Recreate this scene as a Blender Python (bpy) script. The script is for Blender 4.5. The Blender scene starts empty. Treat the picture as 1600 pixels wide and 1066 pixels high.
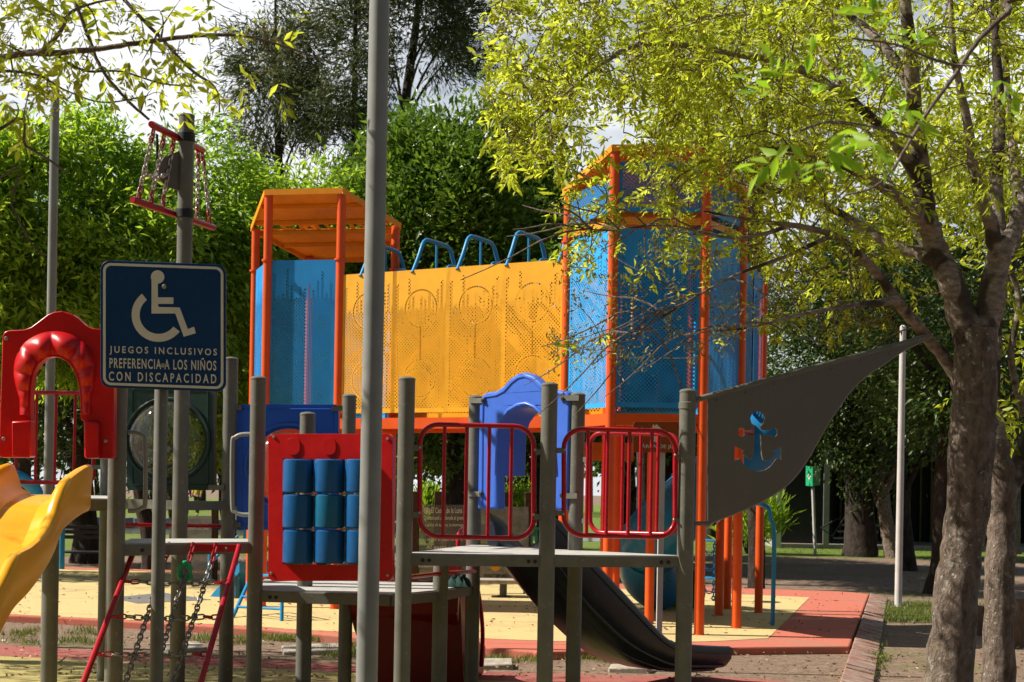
import bpy, bmesh, math, random
import numpy as np
from mathutils import Vector, Matrix
from mathutils.geometry import tessellate_polygon

scene = bpy.context.scene
COL = scene.collection
random.seed(7)
RNG = np.random.default_rng(11)

# ------------------------------------------------------------------ camera
F = 2222.0            # focal length in pixels of the 1600 px wide photograph
PX, PY = 800.0, 765.0 # principal point (horizon)
H = 1.4               # eye height
ROLL = math.radians(1.0)
CR, SR = math.cos(ROLL), math.sin(ROLL)
cam_d = bpy.data.cameras.new("camera")
cam_d.sensor_width = 36.0
cam_d.lens = F * 36.0 / 1600.0
cam_d.shift_y = (PY - 533.0) / 1600.0
cam_d.clip_start = 0.05
cam_d.clip_end = 3000.0
cam_d.dof.use_dof = True
cam_d.dof.focus_distance = 9.0
cam_d.dof.aperture_fstop = 7.0
cam = bpy.data.objects.new("camera", cam_d)
COL.objects.link(cam)
cam.matrix_world = Matrix(((CR, -SR, 0, 0), (0, 0, -1, 0), (SR, CR, 0, H), (0, 0, 0, 1)))
scene.camera = cam

# ------------------------------------------------------------------ light
SUN_EL = math.radians(43)
SUN_AZ = math.atan2(-1.0, 0.03)       # direction to the sun: from +Y towards +X
sun_vec = Vector((math.sin(SUN_AZ) * math.cos(SUN_EL), math.cos(SUN_AZ) * math.cos(SUN_EL), math.sin(SUN_EL)))
sd = bpy.data.lights.new("sun", "SUN")
sd.energy = 5.0
sd.angle = math.radians(0.5)
sd.color = (1.0, 0.93, 0.80)
sun = bpy.data.objects.new("sun", sd)
COL.objects.link(sun)
sun.rotation_euler = sun_vec.to_track_quat("Z", "Y").to_euler()
sun.location = sun_vec * 60

world = bpy.data.worlds.new("World")
scene.world = world
world.use_nodes = True
wn, wl = world.node_tree.nodes, world.node_tree.links
wn.clear()
w_out = wn.new("ShaderNodeOutputWorld")
w_bg = wn.new("ShaderNodeBackground")
w_bg.inputs["Strength"].default_value = 0.046
sky = wn.new("ShaderNodeTexSky")
sky.sky_type = "NISHITA"
sky.sun_disc = False
sky.sun_elevation = SUN_EL
sky.sun_rotation = SUN_AZ
sky.air_density = 1.2
sky.dust_density = 1.0
w_tc = wn.new("ShaderNodeTexCoord")
w_map = wn.new("ShaderNodeMapping")
w_map.inputs["Scale"].default_value = (1.6, 1.6, 3.2)
w_no = wn.new("ShaderNodeTexNoise")
w_no.inputs["Scale"].default_value = 2.3
w_no.inputs["Detail"].default_value = 7
w_no.inputs["Roughness"].default_value = 0.55
w_rp = wn.new("ShaderNodeValToRGB")
w_rp.color_ramp.elements[0].position = 0.38
w_rp.color_ramp.elements[1].position = 0.56
w_mx = wn.new("ShaderNodeMix")
w_mx.data_type = "RGBA"
w_mx.inputs["B"].default_value = (13.5, 13.8, 14.3, 1)
wl.new(w_tc.outputs["Generated"], w_map.inputs["Vector"])
wl.new(w_map.outputs["Vector"], w_no.inputs["Vector"])
wl.new(w_no.outputs["Fac"], w_rp.inputs["Fac"])
w_sep = wn.new("ShaderNodeSeparateXYZ")
wl.new(w_tc.outputs["Generated"], w_sep.inputs[0])
w_mr = wn.new("ShaderNodeMapRange")
w_mr.interpolation_type = "SMOOTHSTEP"
w_mr.inputs["From Min"].default_value = 0.35
w_mr.inputs["From Max"].default_value = 0.85
wl.new(w_sep.outputs[1], w_mr.inputs["Value"])
w_mm = wn.new("ShaderNodeMath"); w_mm.operation = "MULTIPLY"
wl.new(w_rp.outputs["Color"], w_mm.inputs[0]); wl.new(w_mr.outputs[0], w_mm.inputs[1])
wl.new(w_mm.outputs[0], w_mx.inputs["Factor"])
wl.new(sky.outputs["Color"], w_mx.inputs["A"])
wl.new(w_mx.outputs["Result"], w_bg.inputs["Color"])
wl.new(w_bg.outputs["Background"], w_out.inputs["Surface"])

scene.view_settings.view_transform = "Standard"
scene.view_settings.look = "None"
scene.view_settings.gamma = 1.0
scene.view_settings.exposure = 0.78
scene.render.engine = "CYCLES"
cy = scene.cycles
cy.use_denoising = True
cy.max_bounces = 7
cy.diffuse_bounces = 3
cy.glossy_bounces = 3
cy.transmission_bounces = 4
cy.transparent_max_bounces = 24
cy.caustics_reflective = False
cy.caustics_refractive = False
cy.sample_clamp_indirect = 6.0

# ------------------------------------------------------------------ pixel helpers
def ray(px, py):
    a, b = (px - PX) / F, (PY - py) / F
    return a * CR - b * SR, a * SR + b * CR      # X and Z-H per unit depth

def P(px, py, d):
    x, z = ray(px, py)
    return Vector((x * d, d, H + z * d))

def G(px, py, z=0.0):
    x, zz = ray(px, py)
    d = (z - H) / zz
    return Vector((x * d, d, z))

class VPlane:
    """A vertical plane through two points on the ground plan."""
    def __init__(s, p1, p2):
        s.a = Vector((p1.x, p1.y, 0)); b = Vector((p2.x, p2.y, 0))
        s.u = (b - s.a).normalized()
        s.n = Vector((s.u.y, -s.u.x, 0))        # towards the camera
        if s.n.dot(-s.a) < 0: s.n = -s.n
    def at(s, px, py, off=0.0):
        x, z = ray(px, py)
        o = s.a + s.n * off
        d = (o.x * s.n.x + o.y * s.n.y) / (x * s.n.x + s.n.y)
        return Vector((x * d, d, H + z * d))

# ------------------------------------------------------------------ materials
class NT:
    def __init__(s, name):
        s.m = bpy.data.materials.new(name); s.m.use_nodes = True
        s.t = s.m.node_tree; s.t.nodes.clear()
        s.out = s.n("ShaderNodeOutputMaterial")
    def n(s, typ, **kw):
        x = s.t.nodes.new(typ)
        for k, v in kw.items(): setattr(x, k, v)
        return x
    def l(s, a, b): s.t.links.new(a, b)
    def setin(s, sock, v):
        if isinstance(v, bpy.types.NodeSocket): s.l(v, sock)
        else: sock.default_value = v
    def m_(s, op, a, b=None, c=None):
        x = s.n("ShaderNodeMath", operation=op)
        for i, v in enumerate((a, b, c)):
            if v is not None: s.setin(x.inputs[i], v)
        return x.outputs[0]
    def noise(s, scale, detail=3, rough=0.6, vec=None, mapscale=None):
        x = s.n("ShaderNodeTexNoise")
        x.inputs["Scale"].default_value = scale; x.inputs["Detail"].default_value = detail
        x.inputs["Roughness"].default_value = rough
        if vec is None:
            vec = s.n("ShaderNodeTexCoord").outputs["Object"]
        if mapscale:
            mp = s.n("ShaderNodeMapping"); mp.inputs["Scale"].default_value = mapscale
            s.l(vec, mp.inputs["Vector"]); vec = mp.outputs["Vector"]
        s.l(vec, x.inputs["Vector"])
        return x.outputs["Fac"]
    def ramp(s, fac, stops):
        x = s.n("ShaderNodeValToRGB"); r = x.color_ramp
        while len(r.elements) < len(stops): r.elements.new(0.5)
        for e, (p, c) in zip(r.elements, stops):
            e.position = p; e.color = (*c, 1) if len(c) == 3 else c
        s.l(fac, x.inputs["Fac"]); return x.outputs["Color"]
    def mix(s, fac, a, b, blend="MIX"):
        x = s.n("ShaderNodeMix", data_type="RGBA", blend_type=blend)
        s.setin(x.inputs["Factor"], fac)
        for k, v in (("A", a), ("B", b)):
            s.setin(x.inputs[k], v if isinstance(v, bpy.types.NodeSocket) else (*v, 1))
        return x.outputs["Result"]
    def bsdf(s, color, rough=0.5, metal=0.0, bump=None, bumpd=0.002, bumps=0.5, **kw):
        x = s.n("ShaderNodeBsdfPrincipled")
        s.setin(x.inputs["Base Color"], color if isinstance(color, bpy.types.NodeSocket) else (*color, 1))
        s.setin(x.inputs["Roughness"], rough); x.inputs["Metallic"].default_value = metal
        for k, v in kw.items(): s.setin(x.inputs[k], v)
        if bump is not None:
            b = s.n("ShaderNodeBump"); b.inputs["Strength"].default_value = bumps; b.inputs["Distance"].default_value = bumpd
            s.l(bump, b.inputs["Height"]); s.l(b.outputs["Normal"], x.inputs["Normal"])
        return x.outputs["BSDF"]
    def done(s, sh): s.l(sh, s.out.inputs["Surface"]); return s.m

def mul(c, k): return tuple(min(1, v * k) for v in c)

def plain(name, col, rough=0.4, metal=0.0, var=0.12, dust=0.10, spec=0.3, scale=6.0):
    """Paint or moulded plastic with uneven fading, dust and fine orange-peel."""
    t = NT(name)
    a = t.noise(scale, 4, 0.6)
    c = t.ramp(a, [(0.3, mul(col, 1 - var)), (0.7, mul(col, 1 + var))])
    d = t.noise(scale * 5.3, 5, 0.7)
    df = t.m_("MULTIPLY", t.m_("GREATER_THAN", d, 0.62), dust)
    c = t.mix(df, c, (0.32, 0.29, 0.24))
    st = t.noise(3.0, 3, 0.6, mapscale=(9, 9, 0.6))
    c = t.mix(t.m_("MULTIPLY", t.m_("SUBTRACT", st, 0.5), 0.35 * (1 if dust else 0)), c, mul(col, 0.55))
    r = t.m_("ADD", t.m_("MULTIPLY", a, 0.22), rough - 0.1)
    fine = t.noise(160, 2, 0.5)
    return t.done(t.bsdf(c, r, metal, bump=fine, bumpd=0.001, bumps=0.12, **{"Specular IOR Level": spec}))

def perf(name, col, w, h, topvar=0.35, rings=(), pitch=0.038, rad=0.36, margin=0.045, line=None, rough=0.45):
    """Powder-coated sheet metal with punched holes laid out in the sheet's own UV (metres)."""
    t = NT(name)
    uv = t.n("ShaderNodeTexCoord").outputs["UV"]
    sp = t.n("ShaderNodeSeparateXYZ"); t.l(uv, sp.inputs[0]); u, v = sp.outputs[0], sp.outputs[1]
    s1 = t.m_("SUBTRACT", t.m_("FRACT", t.m_("DIVIDE", t.m_("ADD", u, v), pitch)), 0.5)
    s2 = t.m_("SUBTRACT", t.m_("FRACT", t.m_("DIVIDE", t.m_("SUBTRACT", u, v), pitch)), 0.5)
    hole = t.m_("LESS_THAN", t.m_("ADD", t.m_("MULTIPLY", s1, s1), t.m_("MULTIPLY", s2, s2)), rad * rad)
    inb = t.m_("MULTIPLY", t.m_("GREATER_THAN", u, margin), t.m_("LESS_THAN", u, w - margin))
    inb = t.m_("MULTIPLY", inb, t.m_("GREATER_THAN", v, margin))
    if topvar:
        cw = 0.05
        wn_ = t.n("ShaderNodeTexWhiteNoise", noise_dimensions="1D")
        t.l(t.m_("FLOOR", t.m_("DIVIDE", u, cw)), wn_.inputs["W"])
        top = t.m_("SUBTRACT", h - 0.09, t.m_("MULTIPLY", wn_.outputs["Value"], topvar))
        gate = t.m_("MAXIMUM", t.m_("LESS_THAN", t.m_("FRACT", t.m_("DIVIDE", u, cw)), 0.6), t.m_("LESS_THAN", v, h - 0.42))
        hole = t.m_("MULTIPLY", hole, gate)
    else:
        top = h - margin
    inb = t.m_("MULTIPLY", inb, t.m_("LESS_THAN", v, top))
    hole = t.m_("MULTIPLY", hole, inb)
    for cu, cv, r in rings:
        du, dv = t.m_("SUBTRACT", u, cu), t.m_("SUBTRACT", v, cv)
        dd = t.m_("SQRT", t.m_("ADD", t.m_("MULTIPLY", du, du), t.m_("MULTIPLY", dv, dv)))
        rm = t.m_("LESS_THAN", t.m_("ABSOLUTE", t.m_("SUBTRACT", dd, r)), 0.0075)
        ang = t.m_("FRACT", t.m_("MULTIPLY", t.m_("ARCTAN2", du, dv), 7.0))
        keep = t.m_("GREATER_THAN", t.m_("ABSOLUTE", t.m_("SUBTRACT", dd, r)), 0.017)
        hole = t.m_("MULTIPLY", hole, keep)
        hole = t.m_("MAXIMUM", hole, t.m_("MULTIPLY", rm, t.m_("GREATER_THAN", ang, 0.22)))
    if line:
        lu, v0, v1 = line
        lm = t.m_("LESS_THAN", t.m_("ABSOLUTE", t.m_("SUBTRACT", u, lu)), 0.007)
        lm = t.m_("MULTIPLY", lm, t.m_("MULTIPLY", t.m_("GREATER_THAN", v, v0), t.m_("LESS_THAN", v, v1)))
        hole = t.m_("MAXIMUM", hole, lm)
    nz = t.noise(3.5, 4, 0.6)
    c = t.ramp(nz, [(0.3, mul(col, 0.86)), (0.7, mul(col, 1.1))])
    b = t.bsdf(c, rough)
    tr = t.n("ShaderNodeBsdfTransparent")
    mx = t.n("ShaderNodeMixShader"); t.l(hole, mx.inputs[0]); t.l(b, mx.inputs[1]); t.l(tr.outputs[0], mx.inputs[2])
    return t.done(mx.outputs[0])

def leafmat(name, stops, trans=0.45, rough=0.45, tcol=1.25):
    t = NT(name)
    g = t.n("ShaderNodeNewGeometry")
    cl = t.noise(0.55, 2, 0.5)
    f = t.m_("ADD", t.m_("MULTIPLY", g.outputs["Random Per Island"], 0.65), t.m_("MULTIPLY", cl, 0.45))
    c = t.ramp(f, stops)
    b = t.bsdf(c, rough, **{"Specular IOR Level": 0.35})
    tl = t.n("ShaderNodeBsdfTranslucent")
    c2 = t.mix(1.0, c, (tcol * 1.02, tcol, 0.8), "MULTIPLY")
    t.l(c2, tl.inputs["Color"])
    mx = t.n("ShaderNodeMixShader"); mx.inputs[0].default_value = trans
    t.l(b, mx.inputs[1]); t.l(tl.outputs[0], mx.inputs[2])
    return t.done(mx.outputs[0])

def barkmat(name, dark, light, lichen=0.0, scale=22):
    t = NT(name)
    n1 = t.noise(scale, 6, 0.7, mapscale=(1, 1, 0.45))
    n2 = t.noise(2.2, 3, 0.6)
    c = t.ramp(n1, [(0.32, dark), (0.66, light)])
    c = t.mix(t.m_("MULTIPLY", n2, 0.5), c, mul(dark, 1.15))
    if lichen:
        v = t.noise(26, 5, 0.7)
        p = t.noise(1.9, 2, 0.5)
        k = t.m_("MULTIPLY", t.m_("GREATER_THAN", v, 0.60), t.m_("GREATER_THAN", p, 0.47))
        c = t.mix(t.m_("MULTIPLY", k, lichen), c, (0.40, 0.41, 0.34))
        ms = t.noise(6.5, 3, 0.6)
        c = t.mix(t.m_("MULTIPLY", t.m_("GREATER_THAN", ms, 0.62), 0.35), c, (0.16, 0.12, 0.035))
    return t.done(t.bsdf(c, 0.85, bump=n1, bumpd=0.06, bumps=1.0, **{"Specular IOR Level": 0.2}))

M = {}
GREY = (0.125, 0.122, 0.105)
M["grey"] = plain("grey_powder_coat", GREY, 0.45, var=0.16, dust=0.28)
M["grey_cool"] = plain("galvanised_grey_paint", (0.22, 0.225, 0.22), 0.40, var=0.12, dust=0.2)
M["grey_dark"] = plain("dark_grey_panel", (0.115, 0.108, 0.096), 0.5, var=0.06, dust=0.06)
M["light_steel"] = plain("light_painted_steel", (0.48, 0.46, 0.45), 0.4, var=0.08, dust=0.1)
M["deck"] = plain("deck_plate", (0.42, 0.41, 0.39), 0.6, var=0.15, dust=0.5, scale=9)
M["red"] = plain("red_plastic", (0.50, 0.008, 0.010), 0.30, var=0.10, dust=0.03)
M["red_tube"] = plain("red_powder_coat", (0.36, 0.008, 0.016), 0.26, var=0.1, dust=0.05)
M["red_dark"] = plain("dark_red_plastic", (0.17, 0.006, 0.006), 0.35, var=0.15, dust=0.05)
M["blue"] = plain("blue_plastic", (0.020, 0.10, 0.50), 0.33, var=0.12, dust=0.04)
M["blue_arch"] = plain("violet_blue_plastic", (0.045, 0.13, 0.56), 0.36, var=0.10, dust=0.04)
M["blue_cyl"] = plain("blue_cylinder_plastic", (0.008, 0.085, 0.25), 0.28, var=0.12, dust=0.03)
M["blue_teal"] = plain("teal_blue_cylinder", (0.008, 0.11, 0.22), 0.28, var=0.12, dust=0.03)
M["blue_tube"] = plain("sky_blue_powder_coat", (0.02, 0.22, 0.46), 0.3, var=0.08, dust=0.05)
M["teal"] = plain("teal_tube_plastic", (0.012, 0.15, 0.34), 0.3, var=0.12, dust=0.05)
M["navy"] = plain("dark_navy_plastic", (0.012, 0.016, 0.032), 0.38, var=0.2, dust=0.08)
M["green_dark"] = plain("dark_green_plastic", (0.008, 0.030, 0.024), 0.4, var=0.1, dust=0.05)
M["green_lime"] = plain("lime_plastic", (0.13, 0.26, 0.02), 0.35, var=0.15, dust=0.05)
M["green"] = plain("green_plastic", (0.01, 0.30, 0.13), 0.35, var=0.1, dust=0.05)
M["yellow"] = plain("yellow_plastic", (0.80, 0.36, 0.012), 0.30, var=0.07, dust=0.05)
M["orange"] = plain("orange_powder_coat", (0.66, 0.085, 0.012), 0.33, var=0.08, dust=0.05)
M["orange_dull"] = plain("dull_orange_panel", (0.55, 0.12, 0.015), 0.5, var=0.2, dust=0.1)
M["sign_blue"] = plain("sign_blue_sheet", (0.003, 0.035, 0.125), 0.35, var=0.06, dust=0.02)
M["sign_white"] = plain("sign_white_film", (0.62, 0.60, 0.53), 0.5, var=0.06, dust=0.1)
M["brown_sign"] = plain("brown_sign_board", (0.28, 0.055, 0.008), 0.5, var=0.08, dust=0.05)
M["sign_grey"] = plain("sign_grey_ink", (0.66, 0.62, 0.58), 0.6, var=0.05, dust=0.05)
M["bolt"] = plain("bolt_steel", (0.42, 0.40, 0.36), 0.3, metal=0.8, var=0.1, dust=0.1)
M["black"] = plain("black_rubber", (0.015, 0.015, 0.016), 0.5, var=0.2, dust=0.1)
M["chain_light"] = plain("bright_chain", (0.42, 0.36, 0.33), 0.4, metal=0.3, var=0.25, dust=0.2)
M["chain"] = plain("galvanised_chain", (0.20, 0.19, 0.17), 0.45, metal=0.4, var=0.2, dust=0.2)
M["wood"] = barkmat("brown_wood", (0.05, 0.028, 0.018), (0.12, 0.07, 0.045))
M["log"] = barkmat("log_bark", (0.12, 0.08, 0.055), (0.26, 0.18, 0.13))
M["bark"] = barkmat("grey_ash_bark", (0.075, 0.054, 0.042), (0.34, 0.265, 0.215), lichen=0.8)
M["bark_dark"] = barkmat("dark_bark", (0.018, 0.013, 0.010), (0.075, 0.055, 0.045), scale=12)
def limbbark():
    t = NT("smooth_grey_limb_bark")
    a = t.noise(16, 5, 0.65, mapscale=(1, 1, 2.2)); k = t.noise(4.2, 2, 0.4); f = t.noise(60, 4, 0.7)
    c = t.ramp(a, [(0.3, (0.10, 0.075, 0.06)), (0.6, (0.29, 0.24, 0.205)), (0.8, (0.42, 0.37, 0.33))])
    c = t.mix(t.ramp(k, [(0.52, (0, 0, 0)), (0.57, (0.9, 0.9, 0.9))]), c, (0.045, 0.032, 0.026))
    return t.done(t.bsdf(c, 0.8, bump=f, bumpd=0.012, bumps=0.7, **{"Specular IOR Level": 0.2}))
M["limb"] = limbbark()
M["twig"] = barkmat("twig_bark", (0.13, 0.09, 0.07), (0.38, 0.31, 0.27), scale=30)
M["concrete"] = plain("weathered_concrete", (0.34, 0.30, 0.25), 0.9, var=0.3, dust=0.6, scale=14)
M["stone"] = plain("grey_stone", (0.16, 0.17, 0.19), 0.9, var=0.4, dust=0.4, scale=3)
M["black_metal"] = plain("black_cladding", (0.020, 0.020, 0.023), 0.45, var=0.2, dust=0.08)
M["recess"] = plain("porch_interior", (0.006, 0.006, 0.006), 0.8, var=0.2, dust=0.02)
M["olive"] = plain("olive_slats", (0.09, 0.085, 0.012), 0.6, var=0.2, dust=0.05)
M["cloth_green"] = plain("dark_green_cloth", (0.012, 0.04, 0.034), 0.9, var=0.25, dust=0.1, scale=20)

Y_PANEL = perf("yellow_perforated_sheet", (0.83, 0.385, 0.004), 0.715, 1.50, 0.34, rings=((0.36, 1.09, 0.195), (0.36, 0.36, 0.195)), line=(0.36, 0.555, 0.895))
B_PANEL = perf("blue_perforated_sheet", (0.008, 0.26, 0.68), 0.80, 1.67, 0.34)
BR_PANEL = perf("blue_perforated_sheet_ringed", (0.015, 0.32, 0.74), 0.80, 1.67, 0.34, rings=((0.4, 1.02, 0.2),))
B_UPPER = perf("blue_upper_sheet", (0.008, 0.20, 0.50), 0.80, 0.47, 0)
OY_ROOF = perf("orange_yellow_roof_sheet", (0.80, 0.27, 0.010), 50, 50, 0, margin=-50, pitch=0.03, rad=0.22)
Y_STRIP = perf("yellow_strip_sheet", (0.80, 0.31, 0.012), 50, 50, 0, margin=-50, pitch=0.03, rad=0.27)
TEAL_PERF = perf("teal_perforated_sheet", (0.010, 0.10, 0.14), 50, 50, 0, margin=-50, pitch=0.03, rad=0.30)

# transparent acrylic
def acryl(name, tint, gloss=0.12, smear=True):
    t = NT(name)
    tr = t.n("ShaderNodeBsdfTransparent"); tr.inputs[0].default_value = (*tint, 1)
    gl = t.n("ShaderNodeBsdfGlossy"); gl.inputs["Roughness"].default_value = 0.06
    fr = t.n("ShaderNodeFresnel"); fr.inputs[0].default_value = 1.49
    mx = t.n("ShaderNodeMixShader"); t.l(fr.outputs[0], mx.inputs[0]); t.l(tr.outputs[0], mx.inputs[1]); t.l(gl.outputs[0], mx.inputs[2])
    if not smear: return t.done(mx.outputs[0])
    df = t.n("ShaderNodeBsdfDiffuse"); df.inputs[0].default_value = (0.5, 0.5, 0.47, 1)
    s = t.m_("MULTIPLY", t.noise(7, 5, 0.7), gloss)
    m2 = t.n("ShaderNodeMixShader"); t.l(s, m2.inputs[0]); t.l(mx.outputs[0], m2.inputs[1]); t.l(df.outputs[0], m2.inputs[2])
    return t.done(m2.outputs[0])
M["bubble"] = acryl("scratched_clear_acrylic", (0.90, 0.90, 0.88), 0.10)
M["acrylic"] = acryl("clear_acrylic_sheet", (0.80, 0.80, 0.78), 0.35)
M["acrylic_worn"] = acryl("scuffed_acrylic_sheet", (0.62, 0.60, 0.56), 0.75)

LEAF_ASH = leafmat("ash_leaves", [(0.15, (0.12, 0.22, 0.020)), (0.5, (0.25, 0.39, 0.034)), (0.85, (0.43, 0.55, 0.06))], 0.64)
LEAF_ASH2 = leafmat("ash_leaves_bluish", [(0.15, (0.10, 0.20, 0.026)), (0.5, (0.21, 0.36, 0.042)), (0.85, (0.37, 0.51, 0.07))], 0.62)
LEAF_SPRING = leafmat("spring_leaves", [(0.15, (0.17, 0.21, 0.018)), (0.5, (0.36, 0.43, 0.034)), (0.9, (0.58, 0.61, 0.08))], 0.64)
LEAF_DARK = leafmat("glossy_dark_leaves", [(0.15, (0.045, 0.10, 0.012)), (0.55, (0.11, 0.20, 0.024)), (0.9, (0.21, 0.31, 0.05))], 0.38, 0.33)
LEAF_EUC = leafmat("olive_needles", [(0.15, (0.035, 0.052, 0.022)), (0.55, (0.075, 0.098, 0.040)), (0.9, (0.16, 0.165, 0.065))], 0.25, 0.5)
LEAF_SHADE = leafmat("deep_green_leaves", [(0.15, (0.022, 0.050, 0.010)), (0.55, (0.045, 0.085, 0.014)), (0.9, (0.085, 0.125, 0.022))], 0.28, 0.4)
SEED = leafmat("brown_seed_clusters", [(0.15, (0.10, 0.085, 0.016)), (0.5, (0.17, 0.15, 0.022)), (0.9, (0.26, 0.22, 0.035))], 0.3)
GRASS = leafmat("grass_blades", [(0.15, (0.06, 0.105, 0.016)), (0.5, (0.12, 0.17, 0.028)), (0.9, (0.24, 0.23, 0.07))], 0.3)

# ------------------------------------------------------------------ mesh builder
def catmull(pts, n):
    """Resample a polyline of tuples (any length) with Catmull-Rom, n steps per span."""
    pts = [tuple(p) for p in pts]
    if len(pts) < 3 and n > 1:
        return [tuple(a + (b - a) * i / n for a, b in zip(pts[0], pts[1])) for i in range(n + 1)]
    out = []
    for i in range(len(pts) - 1):
        p0 = pts[max(i - 1, 0)]; p1 = pts[i]; p2 = pts[i + 1]; p3 = pts[min(i + 2, len(pts) - 1)]
        for k in range(n):
            t = k / n
            out.append(tuple(0.5 * (2 * b + (c - a) * t + (2 * a - 5 * b + 4 * c - d) * t * t + (3 * b - a - 3 * c + d) * t ** 3)
                             for a, b, c, d in zip(p0, p1, p2, p3)))
    out.append(pts[-1])
    return out

class MB:
    def __init__(s): s.v = []; s.f = []; s.uv = None
    def raw(s, verts, faces):
        o = len(s.v); s.v += [Vector(v) for v in verts]; s.f += [tuple(i + o for i in f) for f in faces]; return s
    def box(s, c, size, rz=0.0, rot=None):
        m = rot if rot is not None else Matrix.Rotation(rz, 3, "Z")
        c = Vector(c); hx, hy, hz = (x / 2 for x in size)
        vs = [c + m @ Vector((x, y, z)) for x in (-hx, hx) for y in (-hy, hy) for z in (-hz, hz)]
        return s.raw(vs, [(0, 1, 3, 2), (4, 6, 7, 5), (0, 4, 5, 1), (2, 3, 7, 6), (0, 2, 6, 4), (1, 5, 7, 3)])
    def beam(s, a, b, w, h):
        """Rectangular bar from a to b, w wide (horizontal) and h tall."""
        a, b = Vector(a), Vector(b); d = (b - a); L = d.length; d.normalize()
        side = d.cross(Vector((0, 0, 1)))
        if side.length < 1e-4: side = Vector((1, 0, 0))
        side.normalize(); up = side.cross(d)
        m = Matrix((d, side, up)).transposed()
        return s.box((a + b) / 2, (L, w, h), rot=m)
    def tube(s, pts, r, seg=10, closed=False, caps=True):
        pts = [Vector(p) for p in pts]; n = len(pts)
        rs = list(r) if hasattr(r, "__len__") else [r] * n
        tans = []
        for i in range(n):
            if closed: t = pts[(i + 1) % n] - pts[i - 1]
            else: t = pts[min(i + 1, n - 1)] - pts[max(i - 1, 0)]
            tans.append(t.normalized() if t.length > 1e-9 else Vector((0, 0, 1)))
        ref = Vector((0, 0, 1)) if abs(tans[0].z) < 0.9 else Vector((1, 0, 0))
        nrm = (ref - tans[0] * ref.dot(tans[0])).normalized()
        vs = []
        for i in range(n):
            nrm = nrm - tans[i] * nrm.dot(tans[i])
            if nrm.length < 1e-6: nrm = tans[i].orthogonal()
            nrm.normalize(); bi = tans[i].cross(nrm)
            for k in range(seg):
                a = 2 * math.pi * k / seg
                vs.append(pts[i] + (nrm * math.cos(a) + bi * math.sin(a)) * rs[i])
        fs = []
        for i in range(n if closed else n - 1):
            j = (i + 1) % n
            for k in range(seg):
                k2 = (k + 1) % seg
                fs.append((i * seg + k, i * seg + k2, j * seg + k2, j * seg + k))
        if caps and not closed:
            fs.append(tuple(range(seg - 1, -1, -1))); fs.append(tuple((n - 1) * seg + k for k in range(seg)))
        return s.raw(vs, fs)
    def lathe(s, c, prof, axis="Z", seg=20, m=None):
        """prof: list of (radius, height) along the axis."""
        if m is None: m = {"Z": Matrix.Identity(3), "Y": Matrix.Rotation(math.radians(90), 3, "X"), "X": Matrix.Rotation(math.radians(90), 3, "Y")}[axis]
        c = Vector(c); vs = []; n = len(prof)
        for r, h in prof:
            for k in range(seg):
                a = 2 * math.pi * k / seg
                vs.append(c + m @ Vector((r * math.cos(a), r * math.sin(a), h)))
        fs = [(i * seg + k, i * seg + (k + 1) % seg, (i + 1) * seg + (k + 1) % seg, (i + 1) * seg + k) for i in range(n - 1) for k in range(seg)]
        fs.append(tuple(range(seg - 1, -1, -1))); fs.append(tuple((n - 1) * seg + k for k in range(seg)))
        return s.raw(vs, fs)
    def prism(s, loops, vec):
        """Extrude planar loops (first outer, then holes) of 3-D points along vec."""
        loops = [[Vector(p) for p in l] for l in loops]; vec = Vector(vec)
        flat = [p for l in loops for p in l]; n = len(flat)
        tris = tessellate_polygon(loops)
        fs = []
        for t in tris:
            a, b, c = (flat[i] for i in t)
            nn = (b - a).cross(c - a)
            t = tuple(t)
            if nn.dot(vec) > 0: t = t[::-1]
            fs.append(t); fs.append(tuple(i + n for i in t[::-1]))
        o = 0
        for l in loops:
            k = len(l)
            for i in range(k):
                j = (i + 1) % k
                fs.append((o + i, o + j, o + j + n, o + i + n))
            o += k
        s.raw(flat + [p + vec for p in flat], fs)
        return s
    def chain(s, a, b, link=0.05, wire=0.0045, sag=0.0):
        a, b = Vector(a), Vector(b); L = (b - a).length
        n = max(2, int(L / (link * 0.74)))
        pts = [a.lerp(b, i / n) - Vector((0, 0, sag * 4 * (i / n) * (1 - i / n))) for i in range(n + 1)]
        for i in range(n):
            d = (pts[i + 1] - pts[i]).normalized(); c = (pts[i] + pts[i + 1]) / 2
            side = d.cross(Vector((0.31, 0.9, 0.2))).normalized(); up = d.cross(side)
            q = side if i % 2 else up
            hl, hw = link / 2, link * 0.27
            ring = []
            for k in range(10):
                t = 2 * math.pi * k / 10
                x = math.cos(t); y = math.sin(t)
                ring.append(c + d * (hl - hw) * (1 if x > 0 else -1) * min(1, abs(x) * 3) + d * hw * x + q * hw * y)
            s.tube(ring, wire, 5, closed=True)
        return s

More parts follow.
